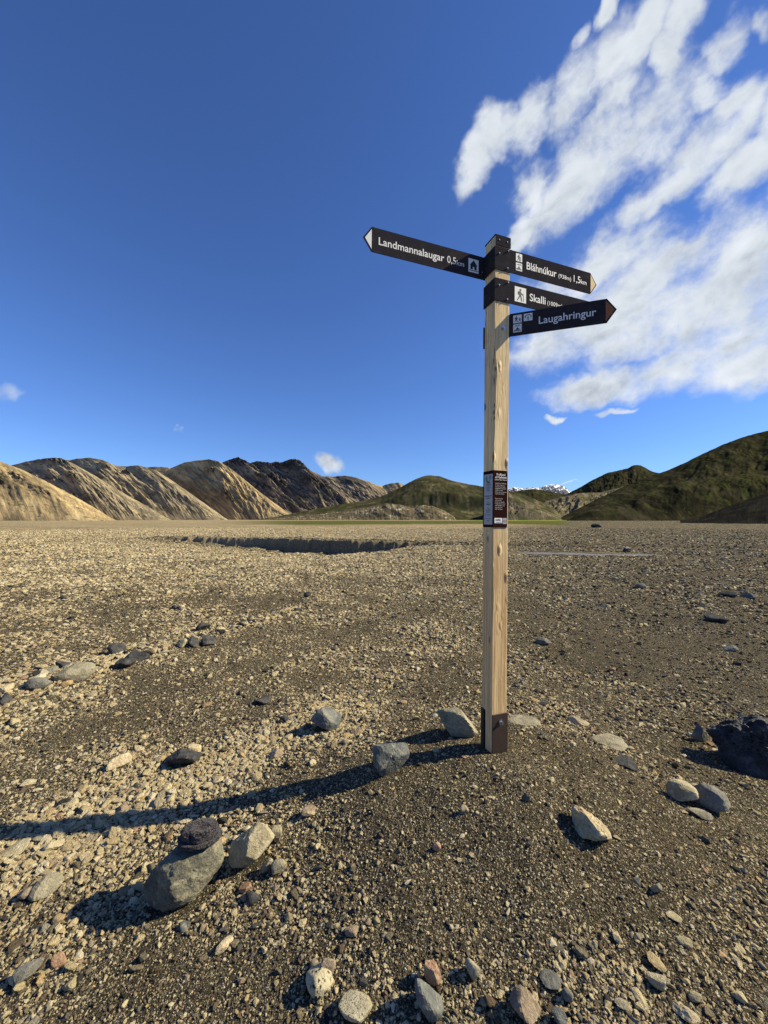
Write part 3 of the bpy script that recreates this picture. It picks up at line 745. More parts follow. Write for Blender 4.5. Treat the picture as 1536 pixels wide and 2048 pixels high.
rock(873, 1405, 954, 1484, 'olive', 'grey-tan angular stone against the left side of the post', planes=8, soft=0.12, deep=0.75, seed=12)
rock(1430, 1425, 1575, 1560, 'lava', 'black rough lava rock at the right edge', name='lava_rock', cat='rock', planes=10, soft=0.15, rough=0.13, deep=0.7, seed=44, sub=5, pit=0.25)
rock(1384, 1565, 1452, 1628, 'grey', 'rounded grey stone with a split tan slab on its left', planes=9, soft=0.4, rough=0.06, deep=0.8, seed=45)
rock(1338, 1558, 1390, 1612, 'tan', 'split tan slab leaning on the rounded grey stone', planes=6, soft=0.05, deep=0.8, seed=46)
rock(1380, 1612, 1422, 1640, 'olive', 'thin flat chip in front of the rounded grey stone', planes=6, soft=0.1, deep=0.5, seed=146, flat=0.7)
rock(1150, 1606, 1212, 1700, 'cream', 'pale elongated pitted stone right of the bare mound', planes=9, soft=0.3, rough=0.10, deep=1.3, rot=30, seed=50, pit=0.12, flat=0.8)
rock(1012, 1425, 1082, 1458, 'olive', 'flat pale slab half buried right behind the post', planes=6, soft=0.25, deep=1.0, flat=0.28, seed=51, sink=0.9)
rock(1190, 1455, 1250, 1502, 'olive', 'long flat grey-tan stone half buried right of the post', planes=7, soft=0.25, deep=1.2, rot=-35, flat=0.28, seed=52, sink=0.9)
rock(1138, 1427, 1176, 1452, 'cream', 'ochre flat stone right of the slab behind the post', planes=7, soft=0.2, deep=0.8, flat=0.7, seed=53)
rock(1228, 1505, 1272, 1540, 'dark', 'dark flat stone half buried between post and lava rock', planes=7, soft=0.3, deep=1.0, flat=0.5, seed=54)
rock(1385, 1448, 1414, 1488, 'grey', 'small pale upright stone left of the lava rock', planes=6, soft=0.05, deep=0.6, seed=55)
rock(611, 1938, 667, 2008, 'spot', 'round cream cobble covered in dark spots', planes=14, soft=0.7, rough=0.02, deep=1.0, seed=60)
rock(640, 1916, 674, 1964, 'brown', 'brown wedge stone leaning on the spotted cobble', planes=6, soft=0.1, deep=0.7, seed=61, rot=25)
rock(620, 1920, 638, 1942, 'brown', 'small orange-brown pebble above the spotted cobble', planes=9, soft=0.5, deep=0.9, seed=160, name='pebble', cat='pebble')
rock(676, 2004, 746, 2066, 'speck', 'oval cream cobble with fine speckles at the bottom edge', planes=14, soft=0.6, rough=0.02, deep=0.8, seed=62)
rock(848, 1930, 882, 1980, 'rust', 'upright pinkish rust stone above the blue-grey wedge', planes=8, soft=0.3, deep=0.7, seed=63)
rock(830, 1966, 888, 2060, 'blue', 'blue-grey angular wedge stone at the bottom edge', planes=6, soft=0.03, deep=0.8, seed=64)
rock(930, 1922, 961, 1968, 'olive', 'olive tan pear shaped stone near the bottom middle', planes=9, soft=0.35, deep=0.7, seed=65)
rock(1022, 1992, 1082, 2075, 'brown', 'brown pointed banded stone cut by the bottom edge', planes=7, soft=0.2, deep=0.8, seed=66)
rock(33, 1920, 78, 1972, 'grey', 'grey triangular stone near the lower left corner', planes=5, soft=0.05, deep=0.7, seed=67)
rock(105, 1904, 133, 1936, 'rust', 'rusty pink angular stone in the lower left', planes=7, soft=0.1, deep=0.8, seed=68)
rock(10, 1678, 56, 1714, 'tan', 'flat pale leaf shaped stone at the left edge', planes=8, soft=0.3, deep=0.8, flat=0.5, seed=69, rot=25)
rock(65, 1750, 120, 1800, 'olive', 'pale greenish flat stone leaning left of the boulder shadow', planes=6, soft=0.1, deep=0.7, seed=70, rot=20)
rock(92, 1676, 124, 1706, 'tan', 'white-tan pitted stone above the greenish flat stone', planes=8, soft=0.3, rough=0.08, deep=0.8, seed=71)
rock(38, 1772, 66, 1806, 'brown', 'brown ribbed stone left of the greenish flat stone', planes=8, soft=0.2, rough=0.09, deep=0.8, seed=72)
rock(220, 1508, 260, 1542, 'cream', 'ochre blocky stone on the left casting a short shadow', planes=8, soft=0.15, rough=0.07, deep=0.8, seed=73)
rock(334, 1496, 402, 1540, 'dark', 'dark grey faceted stone with an ochre stone behind it', planes=6, soft=0.05, deep=0.8, seed=74)
rock(374, 1486, 402, 1512, 'cream', 'ochre round stone behind the dark faceted stone', planes=9, soft=0.4, deep=0.8, seed=75)
rock(356, 1842, 380, 1866, 'blue', 'small grey cube shaped stone below the boulder', planes=6, soft=0.1, deep=0.9, seed=76)
rock(118, 1328, 184, 1366, 'olive', 'long tan-grey stone in the row of dark rocks on the left', planes=7, soft=0.15, deep=0.6, seed=77)
rock(58, 1354, 98, 1384, 'grey', 'pale grey round stone at the near end of the rock row', planes=9, soft=0.3, deep=0.8, seed=78)
rock(218, 1284, 250, 1312, 'dark', 'dark triangular rock in the middle of the rock row', planes=5, soft=0.05, deep=0.7, seed=79)
rock(232, 1318, 270, 1342, 'dark', 'dark rock with a smooth grey side below the triangular one', planes=6, soft=0.1, deep=0.8, seed=80)
rock(258, 1300, 300, 1324, 'dark', 'dark slab stone right of the triangular rock', planes=6, soft=0.1, deep=0.8, seed=81)
rock(376, 1272, 402, 1298, 'dark', 'black rock of the touching pair at the far end of the row', planes=6, soft=0.05, deep=0.8, seed=82)
rock(402, 1270, 430, 1296, 'dark', 'dark grey rock of the touching pair at the far end of the row', planes=6, soft=0.1, deep=0.8, seed=83)
rock(354, 1278, 374, 1298, 'tan', 'small whitish stone left of the touching dark pair', planes=7, soft=0.2, deep=0.8, seed=84)
rock(392, 1244, 420, 1262, 'dark', 'dark flat rock behind the touching dark pair', planes=6, soft=0.1, deep=0.8, seed=85)
rock(0, 1386, 22, 1412, 'dark', 'dark rock cut by the left edge below the rock row', planes=6, soft=0.1, deep=0.8, seed=86)
rock(112, 1320, 140, 1340, 'dark', 'dark stone touching the long tan-grey stone from behind', planes=6, soft=0.1, deep=0.8, seed=87)
rock(508, 1394, 542, 1413, 'dark', 'dark angular stone behind the blue-grey faceted stone', planes=6, soft=0.1, deep=0.8, seed=88)
rock(114, 1191, 133, 1201, 'dark', 'lone black stone on the smooth plain far left', planes=6, soft=0.1, deep=0.8, seed=89)
rock(344, 1210, 358, 1220, 'dark', 'dark stone paired with an ochre one on the plain', planes=6, soft=0.1, deep=0.8, seed=90)
rock(357, 1210, 370, 1221, 'cream', 'ochre stone paired with a dark one on the plain', planes=8, soft=0.3, deep=0.8, seed=191)
rock(607, 1184, 622, 1196, 'dark', 'black stone alone on the plain left of the post', planes=6, soft=0.1, deep=0.8, seed=92)
rock(1072, 1276, 1102, 1292, 'grey', 'grey stone right of the post in the middle distance', planes=7, soft=0.2, deep=0.8, seed=93)
rock(1272, 1166, 1290, 1179, 'grey', 'round grey stone on the flat ground beyond the stream', planes=9, soft=0.4, deep=0.8, seed=94)
rock(1412, 1228, 1452, 1246, 'dark', 'long dark stone on the right of the plain', planes=6, soft=0.15, deep=0.7, seed=95)
rock(1444, 1288, 1472, 1303, 'grey', 'low grey stone below the long dark one on the right', planes=7, soft=0.2, deep=0.8, seed=96)
rock(1440, 1182, 1468, 1196, 'dark', 'dark stone of the cluster near the right edge', planes=6, soft=0.1, deep=0.8, seed=97)
rock(1484, 1184, 1512, 1198, 'grey', 'grey stone of the cluster near the right edge', planes=6, soft=0.1, deep=0.8, seed=98)
rock(1182, 1046, 1202, 1056, 'dark', 'dark pyramid shaped rock far out on the plain', planes=5, soft=0.05, deep=0.8, seed=99)
rock(1246, 1090, 1262, 1106, 'lava', 'black boulder on the far side of the stream', name='boulder', cat='boulder', planes=6, soft=0.1, deep=0.8, seed=100)
rock(1398, 1034, 1410, 1045, 'grey', 'tiny pale boulder at the foot of the right slope', name='boulder', cat='boulder', planes=6, soft=0.1, deep=0.8, seed=101)
rock(1348, 2004, 1394, 2056, 'cream', 'broken pale flat stone in the lower right', planes=6, soft=0.2, rough=0.12, deep=0.8, flat=0.6, seed=102)
rock(1378, 1984, 1402, 2012, 'tan', 'white blocky stone above the broken flat stone', planes=6, soft=0.1, deep=0.8, seed=103)
rock(1296, 1948, 1330, 1984, 'tan', 'pale triangular stone in the lower right', planes=5, soft=0.1, deep=0.6, seed=104)
rock(1230, 2000, 1256, 2026, 'olive', 'tan knob stone left of the broken flat stone', planes=8, soft=0.3, deep=0.8, seed=105)
rock(1334, 1828, 1362, 1846, 'tan', 'small white flat stone on the right foreground', planes=7, soft=0.3, deep=0.8, flat=0.7, seed=106)
rock(1352, 1872, 1382, 1896, 'tan', 'white rounded stone below the small white flat stone', planes=8, soft=0.4, deep=0.8, seed=107)
rock(1302, 1765, 1324, 1792, 'olive', 'small tan pointed stone right of the mound', planes=6, soft=0.1, deep=0.7, seed=108)
rock(1080, 1948, 1124, 1984, 'grey', 'flat grey-brown stone half buried near the bottom', planes=7, soft=0.3, deep=0.9, flat=0.5, seed=109)
rock(1124, 1976, 1146, 2010, 'grey', 'grey egg shaped stone beside the half buried flat one', planes=9, soft=0.4, deep=0.8, seed=110)
rock(1104, 2022, 1132, 2062, 'blue', 'blue-grey stone cut by the bottom edge', planes=7, soft=0.3, deep=0.8, seed=111)
rock(544, 1652, 564, 1692, 'tan', 'narrow upright tan stone right of the pale smooth stone', planes=6, soft=0.1, deep=0.6, seed=112)
rock(478, 1766, 504, 1790, 'rust', 'pinkish stone below the pale smooth stone', planes=8, soft=0.2, deep=0.8, seed=113)
rock(490, 1784, 520, 1814, 'dark', 'dark round stone below the pinkish stone', planes=9, soft=0.3, deep=0.8, seed=114)
rock(543, 1718, 574, 1756, 'olive', 'angular tan stone at the right foot of the pale smooth stone', planes=6, soft=0.1, deep=0.7, seed=115)
rock(522, 1720, 546, 1752, 'olive', 'tan chip between the pale smooth stone and the angular tan one', planes=6, soft=0.1, deep=0.7, seed=116)
rock(430, 1878, 466, 1906, 'cream', 'cream flat stone on the sand below the boulder', planes=8, soft=0.2, deep=0.6, flat=0.8, seed=117, rot=20)
rock(486, 1650, 502, 1664, 'cream', 'little cream stone behind the pale smooth stone', planes=8, soft=0.3, deep=0.8, seed=118)
rock(604, 1612, 636, 1636, 'brown', 'brown angular stone below the post shadow', planes=6, soft=0.1, deep=0.7, seed=119)
rock(920, 1612, 938, 1634, 'brown', 'small pinkish brown stone on the bare mound', planes=6, soft=0.1, deep=0.7, seed=120)
rock(865, 1686, 882, 1706, 'rust', 'small orange square stone on the mound', planes=6, soft=0.1, deep=0.7, seed=121)
rock(684, 1476, 704, 1490, 'cream', 'orange flat stone right of the blue-grey faceted stone', planes=7, soft=0.2, deep=0.8, seed=122)
rock(540, 1492, 568, 1520, 'brown', 'brown flat stone below the blue-grey faceted stone', planes=7, soft=0.2, deep=0.7, flat=0.7, seed=123)
rock(44, 1556, 72, 1574, 'tan', 'pale stone alone on the sand near the left edge', planes=7, soft=0.2, deep=0.7, seed=124)
rock(560, 1432, 578, 1448, 'dark', 'small dark stone left of the blue-grey faceted stone', planes=7, soft=0.2, deep=0.7, seed=125)
rock(640, 1466, 656, 1480, 'tan', 'small pale stone touching the foot of the blue-grey one', planes=7, soft=0.2, deep=0.7, seed=126)

# ------------------------------------------------------------------ gravel: pieces to instance
def gravel_mesh(name, seed, mtl, flat):
    g = np.random.default_rng(seed)
    bm = bmesh.new()
    p = g.normal(size=(15, 3)); p /= np.linalg.norm(p, axis=1)[:, None]
    p *= g.uniform(0.8, 1.05, (15, 1)); p *= np.array([1.0, g.uniform(0.42, 0.9), flat])
    for q in p: bm.verts.new(q)
    bmesh.ops.convex_hull(bm, input=bm.verts)
    for v in [v for v in bm.verts if not v.link_faces]: bm.verts.remove(v)
    me = bpy.data.meshes.new(name); bm.to_mesh(me); bm.free()
    me.materials.append(mtl)
    return me

def gravel_mat(name, stops):
    m, t, b = mat(name)
    oi = t.new('ShaderNodeObjectInfo')
    P = t.v('ADD', t.new('ShaderNodeTexCoord').outputs['Object'], t.v('MULTIPLY', oi.outputs['Location'], (40.0, 40.0, 40.0)))
    c = t.ramp(oi.outputs['Random'], stops)
    c = t.mix(t.m('MULTIPLY', t.sstep(t.noise(P, 2.0, 4, 0.7), 0.45, 0.75), 0.4), c, t.mix(0.55, c, (0.05, 0.042, 0.03)))
    t.put(b.inputs['Base Color'], c)
    t.put(b.inputs['Normal'], t.bump(t.noise(P, 3.0, 5, 0.7), 0.6, 0.25))
    return m
pal_pale = [(0.0, (0.38, 0.31, 0.18)), (0.2, (0.54, 0.45, 0.26)), (0.4, (0.62, 0.53, 0.33)), (0.55, (0.44, 0.34, 0.18)), (0.7, (0.66, 0.59, 0.42)), (0.82, (0.52, 0.37, 0.18)), (0.9, (0.30, 0.285, 0.22)), (1.0, (0.42, 0.27, 0.16))]
pal_mid = [(0.0, (0.10, 0.085, 0.055)), (0.3, (0.19, 0.155, 0.10)), (0.5, (0.14, 0.135, 0.11)), (0.7, (0.27, 0.22, 0.135)), (0.85, (0.10, 0.08, 0.055)), (1.0, (0.23, 0.155, 0.10))]
pal_dark = [(0.0, (0.028, 0.028, 0.028)), (0.4, (0.07, 0.068, 0.062)), (0.7, (0.04, 0.038, 0.034)), (1.0, (0.12, 0.113, 0.10))]
GM = [gravel_mat('gravel_pale', pal_pale), gravel_mat('gravel_mid', pal_mid), gravel_mat('gravel_dark', pal_dark)]
src = bpy.data.collections.new('gravel_pieces')
VAR = 10
piece_meshes = []
for ci in range(3):
    for k in range(VAR):
        me = gravel_mesh('stone_piece', 1000 + ci * 50 + k, GM[ci], [0.28, 0.4, 0.55, 0.7, 0.35][k % 5])
        piece_meshes.append(me)
        o = bpy.data.objects.new('piece_%03d' % (ci * VAR + k), me)
        src.objects.link(o)

# where the pieces lie
def scatter(N, r0, r1, seed):
    g = np.random.default_rng(seed)
    r = np.exp(g.uniform(np.log(r0), np.log(r1), N)); a = np.radians(g.uniform(-66, 66, N))
    return r * np.sin(a), r * np.cos(a), r, g
N = 730000
x, y, r, g = scatter(N, 0.6, 75.0, 11)
pale = pale_at(x, y)
eye = np.sqrt(r * r + 1.5 ** 2)
size = 0.0025 * eye ** 0.80 * np.exp(g.normal(0, 0.58, N)) * (0.62 + 0.85 * pale) # half size
big = g.random(N) < (0.03 + 0.08 * pale ** 2)
size = np.where(big, size * g.uniform(1.4, 2.5, N), size)
size = np.minimum(size, np.interp(r, [0.5, 2.5, 6, 20], [0.018, 0.030, 0.055, 0.10]) * g.uniform(0.6, 1.1, N))
rowB = (np.abs(y - (3.28 + (x + 3.28) * 1.6)) < 0.34) & (x < -1.35) & (x > -4.5) & (g.random(N) < 0.05)
size = np.where(rowB, g.uniform(0.030, 0.066, N), size)
keep = g.random(N) < np.clip(0.66 + 0.5 * pale, 0, 1) * np.where(r > 12, 0.8, 1.0)
keep &= ~((r > 60) & (g.random(N) < (r - 60) / 18))
# fewer on the grassy far part, none in the stream, none through the hero stones or the post
keep &= ~((np.abs(y - 17.1) < 0.9) & (x > 4.6) & (x < 11.8) & (g.random(N) < 0.93))
for (hx_, hy_, hr_) in used_px:
    keep &= ((x - hx_) ** 2 + (y - hy_) ** 2) > (hr_ * 0.75) ** 2
keep &= ~(((zground(x, y + 0.25) - zground(x, y - 0.25)) > 0.30) & (g.random(N) < 0.75))
keep &= ~((np.abs(x - 0.60) < 0.09) & (np.abs(y - 2.12) < 0.09))
x, y, r, size, pale = x[keep], y[keep], r[keep], size[keep], pale[keep]
n = len(x)
azd = np.degrees(np.arctan2(x, y))
gp = 0.40 + 0.56 * pale - 0.22 * ss(azd, 12, 30) * ss(r, 1.5, 6)
u = g.random(n)
dk = 0.20 + 0.22 * ss(azd, 10, 28) * ss(r, 3, 10)
dB_ = (y - (3.28 + (x + 3.28) * 1.6)); dk = dk + 0.55 * np.exp(-(dB_ / 0.4) ** 2) * (x < -1.2); gp = gp - 0.30 * np.exp(-(dB_ / 0.4) ** 2) * (x < -1.2) * (size > 0.02)
sb_ = (x - BANK_A[0]) * _bd[0] + (y - BANK_A[1]) * _bd[1]; db_ = (x - BANK_A[0]) * _bn[0] + (y - BANK_A[1]) * _bn[1]
gp = np.where((np.abs(db_ - 0.6) < 1.8) & (sb_ > 0) & (sb_ < BANK_L + 14), gp * 0.25, gp)
dk = np.where((np.abs(db_ - 0.6) < 1.8) & (sb_ > 0) & (sb_ < BANK_L + 14), 0.8, dk)  # stones along the bank forced dark, deepening its shaded band by colour
cls = np.where(u < gp, 0, np.where(u < gp + (1 - gp) * (1 - dk), 1, 2))
idx = cls * VAR + g.integers(0, VAR, n)
z = zground(x, y) + size * g.uniform(-0.05, 0.28, n)
rotz = g.uniform(0, 2 * np.pi, n); rx_ = g.normal(0, 0.28, n); ry_ = g.normal(0, 0.28, n)
# the 230 stones that show largest are stones of their own
app = size / np.sqrt(x * x + y * y + 1.5 ** 2)
vis = (np.abs(azd) < 44.5) & (y > 1.1)
order = np.argsort(-(app * vis))[:225]
is_single = np.zeros(n, bool); is_single[order] = True
single_meshes = {}
def fine_piece(ci, k):
    if (ci, k) not in single_meshes:
        co, fa = rock_shape(3, 400 + ci * 20 + k, planes=7 + k % 4, soft=[0.0, 0.08, 0.25][k % 3], rough=0.03)
        co = co * np.array([1.0, [0.6, 0.75, 0.9][k % 3], [0.28, 0.42, 0.55, 0.36][k % 4]])
        me = mesh_np('stone', co, fa, smooth=False); me.materials.append(GM[ci]); single_meshes[(ci, k)] = me
    return single_meshes[(ci, k)]
cn = ['pale tan', 'brown-grey', 'dark slate']
named_ = {}
def short(lb):
    ws = lb.split()  # the landmark's own short name
    for q_, w_ in enumerate(ws):
        if w_ in ('stone', 'rock', 'boulder', 'cobble', 'slab', 'pebble', 'chip', 'knob'): return ' '.join(ws[:q_ + 1])
    return ' '.join(ws[:4])
marks = [(short(h_[0]),) + h_[1:] for h_ in heroes] + [('foot of the signpost', 0, 0, 0.6, 2.1, 0.1)]
for i in order:
    o = bpy.data.objects.new('stone', fine_piece(int(cls[i]), int(g.integers(0, 8))))
    s1 = float(size[i]) * 1.0
    o.scale = (s1, s1, s1)
    o.location = (x[i], y[i], z[i] + s1 * 0.1)
    o.rotation_euler = (rx_[i], ry_[i], rotz[i])
    link(o); c_ = cn[cls[i]]
    # say which one by the landmark nearest to it
    bx_ = [math.hypot(h_[3] - x[i], h_[4] - y[i]) - h_[5] * 0.5 for h_ in marks]
    k_ = int(np.argmin(bx_)); h_ = marks[k_]
    # bearing as seen by someone standing at the camera
    vx, vy = x[i] - h_[3], y[i] - h_[4]; nn_ = math.hypot(h_[3], h_[4]); fx, fy = h_[3] / nn_, h_[4] / nn_
    al = vx * fx + vy * fy; ac = vx * fy - vy * fx
    rel = ('behind' if al > 0 else 'in front of') if abs(al) > abs(ac) * 0.8 else ('to the right of' if ac > 0 else 'to the left of')
    named_.setdefault((c_, rel, h_[0]), []).append((bx_[k_], o))
ordn = ['nearest', 'second nearest', 'third nearest', 'fourth nearest', 'fifth nearest', 'sixth nearest', 'seventh nearest', 'eighth nearest', 'ninth nearest', 'tenth nearest'] + ['eleventh nearest', 'twelfth nearest', 'thirteenth nearest', 'fourteenth nearest', 'fifteenth nearest', 'sixteenth nearest', 'seventeenth nearest', 'eighteenth nearest'] + ['nineteenth nearest', 'twentieth nearest', 'twenty-first nearest', 'twenty-second nearest', 'twenty-third nearest', 'twenty-fourth nearest', 'twenty-fifth nearest', 'twenty-sixth nearest', 'twenty-seventh nearest', 'twenty-eighth nearest'] + ['farther off'] * 400
for (c_, rel, h_), lst in named_.items():
    lst.sort(key=lambda v: v[0])
    for q_, (dd, o) in enumerate(lst):
        od = '' if len(lst) == 1 else ordn[q_] + ' '
        tag(o, '%s%s stone %s the %s' % (od, c_, rel, h_), 'stone', 'loose stones scattered over the plain')
K = ~is_single
gmesh = bpy.data.meshes.new('gravel')
nk = int(K.sum())
gmesh.vertices.add(nk)
gmesh.vertices.foreach_set('co', np.stack([x[K], y[K], z[K]], -1).astype(np.float32).ravel())
add_attr(gmesh, 'psize', size[K])
a_ = gmesh.attributes.new('pidx', 'INT', 'POINT'); a_.data.foreach_set('value', idx[K].astype(np.int32))
a_ = gmesh.attributes.new('prot', 'FLOAT_VECTOR', 'POINT'); a_.data.foreach_set('vector', np.stack([rx_[K], ry_[K], rotz[K]], -1).astype(np.float32).ravel())
gob = link(bpy.data.objects.new('gravel', gmesh)); tag(gob, 'loose gravel of pale, brown and dark stones over the plain', kind='stuff')
ng = bpy.data.node_groups.new('scatter_gravel', 'GeometryNodeTree')
ng.interface.new_socket('Geometry', in_out='INPUT', socket_type='NodeSocketGeometry')
ng.interface.new_socket('Geometry', in_out='OUTPUT', socket_type='NodeSocketGeometry')
gi = ng.nodes.new('NodeGroupInput'); go = ng.nodes.new('NodeGroupOutput')
ci_ = ng.nodes.new('GeometryNodeCollectionInfo'); ci_.inputs['Collection'].default_value = src
ci_.inputs['Separate Children'].default_value = True; ci_.inputs['Reset Children'].default_value = True
iop = ng.nodes.new('GeometryNodeInstanceOnPoints'); iop.inputs['Pick Instance'].default_value = True
def named(nm, dt):
    nd = ng.nodes.new('GeometryNodeInputNamedAttribute'); nd.data_type = dt; nd.inputs['Name'].default_value = nm
    return nd.outputs['Attribute']
e2r = ng.nodes.new('FunctionNodeEulerToRotation')
L_ = ng.links.new
m2p = ng.nodes.new('GeometryNodeMeshToPoints')
L_(gi.outputs[0], m2p.inputs['Mesh']); L_(m2p.outputs[0], iop.inputs['Points'])
L_(ci_.outputs[0], iop.inputs['Instance'])
L_(named('pidx', 'INT'), iop.inputs['Instance Index'])
L_(named('prot', 'FLOAT_VECTOR'), e2r.inputs[0]); L_(e2r.outputs[0], iop.inputs['Rotation'])
L_(named('psize', 'FLOAT'), iop.inputs['Scale'])
L_(iop.outputs[0], go.inputs[0])
md = gob.modifiers.new('scatter', 'NODES'); md.node_group = ng

# ------------------------------------------------------------------ signpost
W = 0.095
LEAN = R(0.73)
post_root = bpy.data.objects.new('signpost', None)
post_root.empty_display_size = 0.2
post_root.rotation_mode = 'XYZ'
Mw = Matrix.Translation((0.5695, 2.06, 0.25)) @ Matrix.Rotation(LEAN, 4, 'Y') @ Matrix.Rotation(R(19.3), 4, 'Z')
post_root.matrix_world = Mw
link(post_root)
tag(post_root, 'square wooden trail signpost with four dark arrow boards on the stony mound', 'signpost')
print('ground at post', float(zground(0.60, 2.1)))

# wood
m_wood, t, b = mat('post_wood')
P = t.new('ShaderNodeTexCoord').outputs['Object']
wob = t.noise(t.mapping(P, (6, 6, 1.6)), 1.0, 3, 0.5, col=True)
Pd = t.v('ADD', P, t.v('MULTIPLY', t.v('SUBTRACT', wob, (0.5, 0.5, 0.5)), (0.035, 0.035, 0.0)))
kn = t.new('ShaderNodeTexVoronoi'); t.put(kn.inputs['Vector'], t.mapping(P, (17, 17, 7.5), loc=(0.3, 0.1, 0.45))); kn.inputs['Scale'].default_value = 1.0
knd = kn.outputs['Distance']
knot = t.sstep(knd, 0.17, 0.08)
kpull = t.m('MULTIPLY', t.sstep(knd, 0.5, 0.0), 0.012)
cx_ = t.new('ShaderNodeCombineXYZ'); t.put(cx_.inputs[0], kpull); t.put(cx_.inputs[1], kpull)
Pd = t.v('ADD', Pd, cx_.outputs[0])
gr1 = t.noise(t.mapping(Pd, (95, 95, 1.6)), 1.0, 4, 0.6)
gr2 = t.noise(t.mapping(Pd, (330, 330, 5)), 1.0, 3, 0.6)
gr3 = t.noise(t.mapping(P, (3, 3, 0.9)), 1.0, 3, 0.5)
c = t.mix(t.sstep(gr1, 0.36, 0.64), (0.52, 0.35, 0.165), (0.82, 0.64, 0.36))
c = t.mix(t.m('MULTIPLY', t.sstep(gr2, 0.40, 0.62), 0.4), c, (0.88, 0.73, 0.45))
c = t.mix(t.m('MULTIPLY', t.sstep(gr3, 0.4, 0.7), 0.35), c, (0.42, 0.27, 0.14))
sepz = t.new('ShaderNodeSeparateXYZ'); t.put(sepz.inputs[0], P)
c = t.mix(t.sstep(sepz.outputs[2], 1.35, 0.9, 0.0, 0.55), c, t.mix(t.sstep(gr1, 0.3, 0.7), (0.42, 0.24, 0.10), (0.68, 0.45, 0.21)))
c = t.mix(t.m('MULTIPLY', knot, 0.75), c, (0.12, 0.065, 0.035))
c = t.mix(t.m('MULTIPLY', t.sstep(t.noise(P, 4.0, 5, 0.7), 0.55, 0.75), 0.3), c, (0.2, 0.16, 0.12))
t.put(b.inputs['Base Color'], c)
b.inputs['Roughness'].default_value = 0.8
crk = t.m('MULTIPLY', t.sstep(t.noise(t.mapping(Pd, (60, 60, 0.9), loc=(3, 1, 2)), 1.0, 2, 0.5), 0.66, 0.70), 0.75)
c = t.mix(crk, c, (0.10, 0.065, 0.04))
t.put(b.inputs['Base Color'], c)
hh = t.m('ADD', t.m('MULTIPLY', gr1, 0.35), t.m('ADD', t.m('MULTIPLY', gr2, 0.12), t.m('MULTIPLY', t.sstep(knd, 0.30, 0.05), 1.3)))
hh = t.m('ADD', hh, t.m('MULTIPLY', t.noise(t.mapping(P, (12, 12, 6)), 1.0, 3, 0.5), 0.9))
t.put(b.inputs['Normal'], t.bump(hh, 0.8, 0.0055))

def build_post():
    zs = np.concatenate([np.linspace(-0.25, 0.21, 8), np.linspace(0.2105, 2.79, 230)])
    rings = []
    for i, z_ in enumerate(zs):
        low = z_ < 0.2102
        cn_ = 0.0045 + 0.0
        # wane on the corner that faces the camera, strongest in the upper middle
        wz = z_
        wn_ = 0.012 * max(0, float(ss(wz, 1.50, 1.75) * (1 - ss(wz, 2.15, 2.24)))) * (0.75 + 0.9 * float(fbm2(wz * 4.0, 0.5, 2)))
        wn_ += 0.009 * max(0.0, float(pn2(wz * 3.1, 7.7)) - 0.1)
        # bigger notch just under the lowest board
        wn_ += 0.012 * math.exp(-((wz - 2.06) / 0.055) ** 2)
        c0 = cn_ * 0.45 + max(0, wn_)
        depth = 0.060 if low else W
        j = 0.0008 * float(pn2(wz * 2.2, 1.2)); j2 = 0.0012 * float(pn2(wz * 1.7, 4.2))
        e = 0.0025 + 0.002 * max(0, float(pn2(wz * 5, 9.1)))
        x0, x1, y0, y1 = -j, W + j2, 0.0 - j, depth
        rings.append([(x0 + c0 * 0.75, y0, z_), (x1 - e, y0, z_), (x1, y0 + e, z_), (x1, y1 - e, z_), (x1 - e, y1, z_), (x0 + e, y1, z_), (x0, y1 - e, z_), (x0, y0 + c0 * 1.2, z_)])
    co = np.array(rings); nr, nc, _ = co.shape
    # slanted top: high at the near corner side
    fa = grid_faces(nr, nc, wrap=True)
    me = mesh_np('post', co.reshape(-1, 3), fa, smooth=False)
    bm = bmesh.new(); bm.from_mesh(me); bm.verts.ensure_lookup_table()
    bm.faces.new([bm.verts[(nr - 1) * nc + k] for k in range(nc)]); bm.faces.new([bm.verts[k] for k in reversed(range(nc))])
    bmesh.ops.recalc_face_normals(bm, faces=bm.faces)
    bm.to_mesh(me); bm.free()
    me.materials.append(m_wood)
    return link(bpy.data.objects.new('post', me), post_root)
build_post()

def flat_mat(name, c, rough=0.55, bumpv=0.0, spec=0.3, metal=0.0, var=0.25, sc=400.0):
    m, t, b = mat(name)
    P = t.new('ShaderNodeTexCoord').outputs['Object']
    n_ = t.noise(P, sc, 3, 0.6); n2_ = t.noise(P, 9, 5, 0.65)
    d = tuple(v * (1 - var) for v in c); l = tuple(min(1, v * (1 + var)) for v in c)
    t.put(b.inputs['Base Color'], t.mix(t.m('ADD', t.m('MULTIPLY', n_, 0.5), t.m('MULTIPLY', n2_, 0.5)), d, l))
    b.inputs['Roughness'].default_value = rough
    b.inputs['Specular IOR Level'].default_value = spec
    b.inputs['Metallic'].default_value = metal
    if bumpv: t.put(b.inputs['Normal'], t.bump(n_, 0.5, bumpv))
    return m
m_board = flat_mat('board_charcoal', (0.034, 0.031, 0.036), 0.6, 0.0006, var=0.35, spec=0.0)
_t = NT(m_board.node_tree); _b = m_board.node_tree.nodes['Principled BSDF']
_P = _t.new('ShaderNodeTexCoord').outputs['Object']
_old = _b.inputs['Base Color'].links[0].from_socket
_sc = _t.m('MULTIPLY', _t.sstep(_t.noise(_t.mapping(_P, (14, 14, 260), rot=(0, R(12), 0)), 1.0, 3, 0.6), 0.64, 0.70), 0.35)
_du = _t.m('MULTIPLY', _t.sstep(_t.noise(_P, 16, 6, 0.72), 0.46, 0.74), 0.35)
_t.put(_b.inputs['Base Color'], _t.mix(_du, _t.mix(_sc, _old, (0.12, 0.11, 0.10)), (0.085, 0.075, 0.06)))
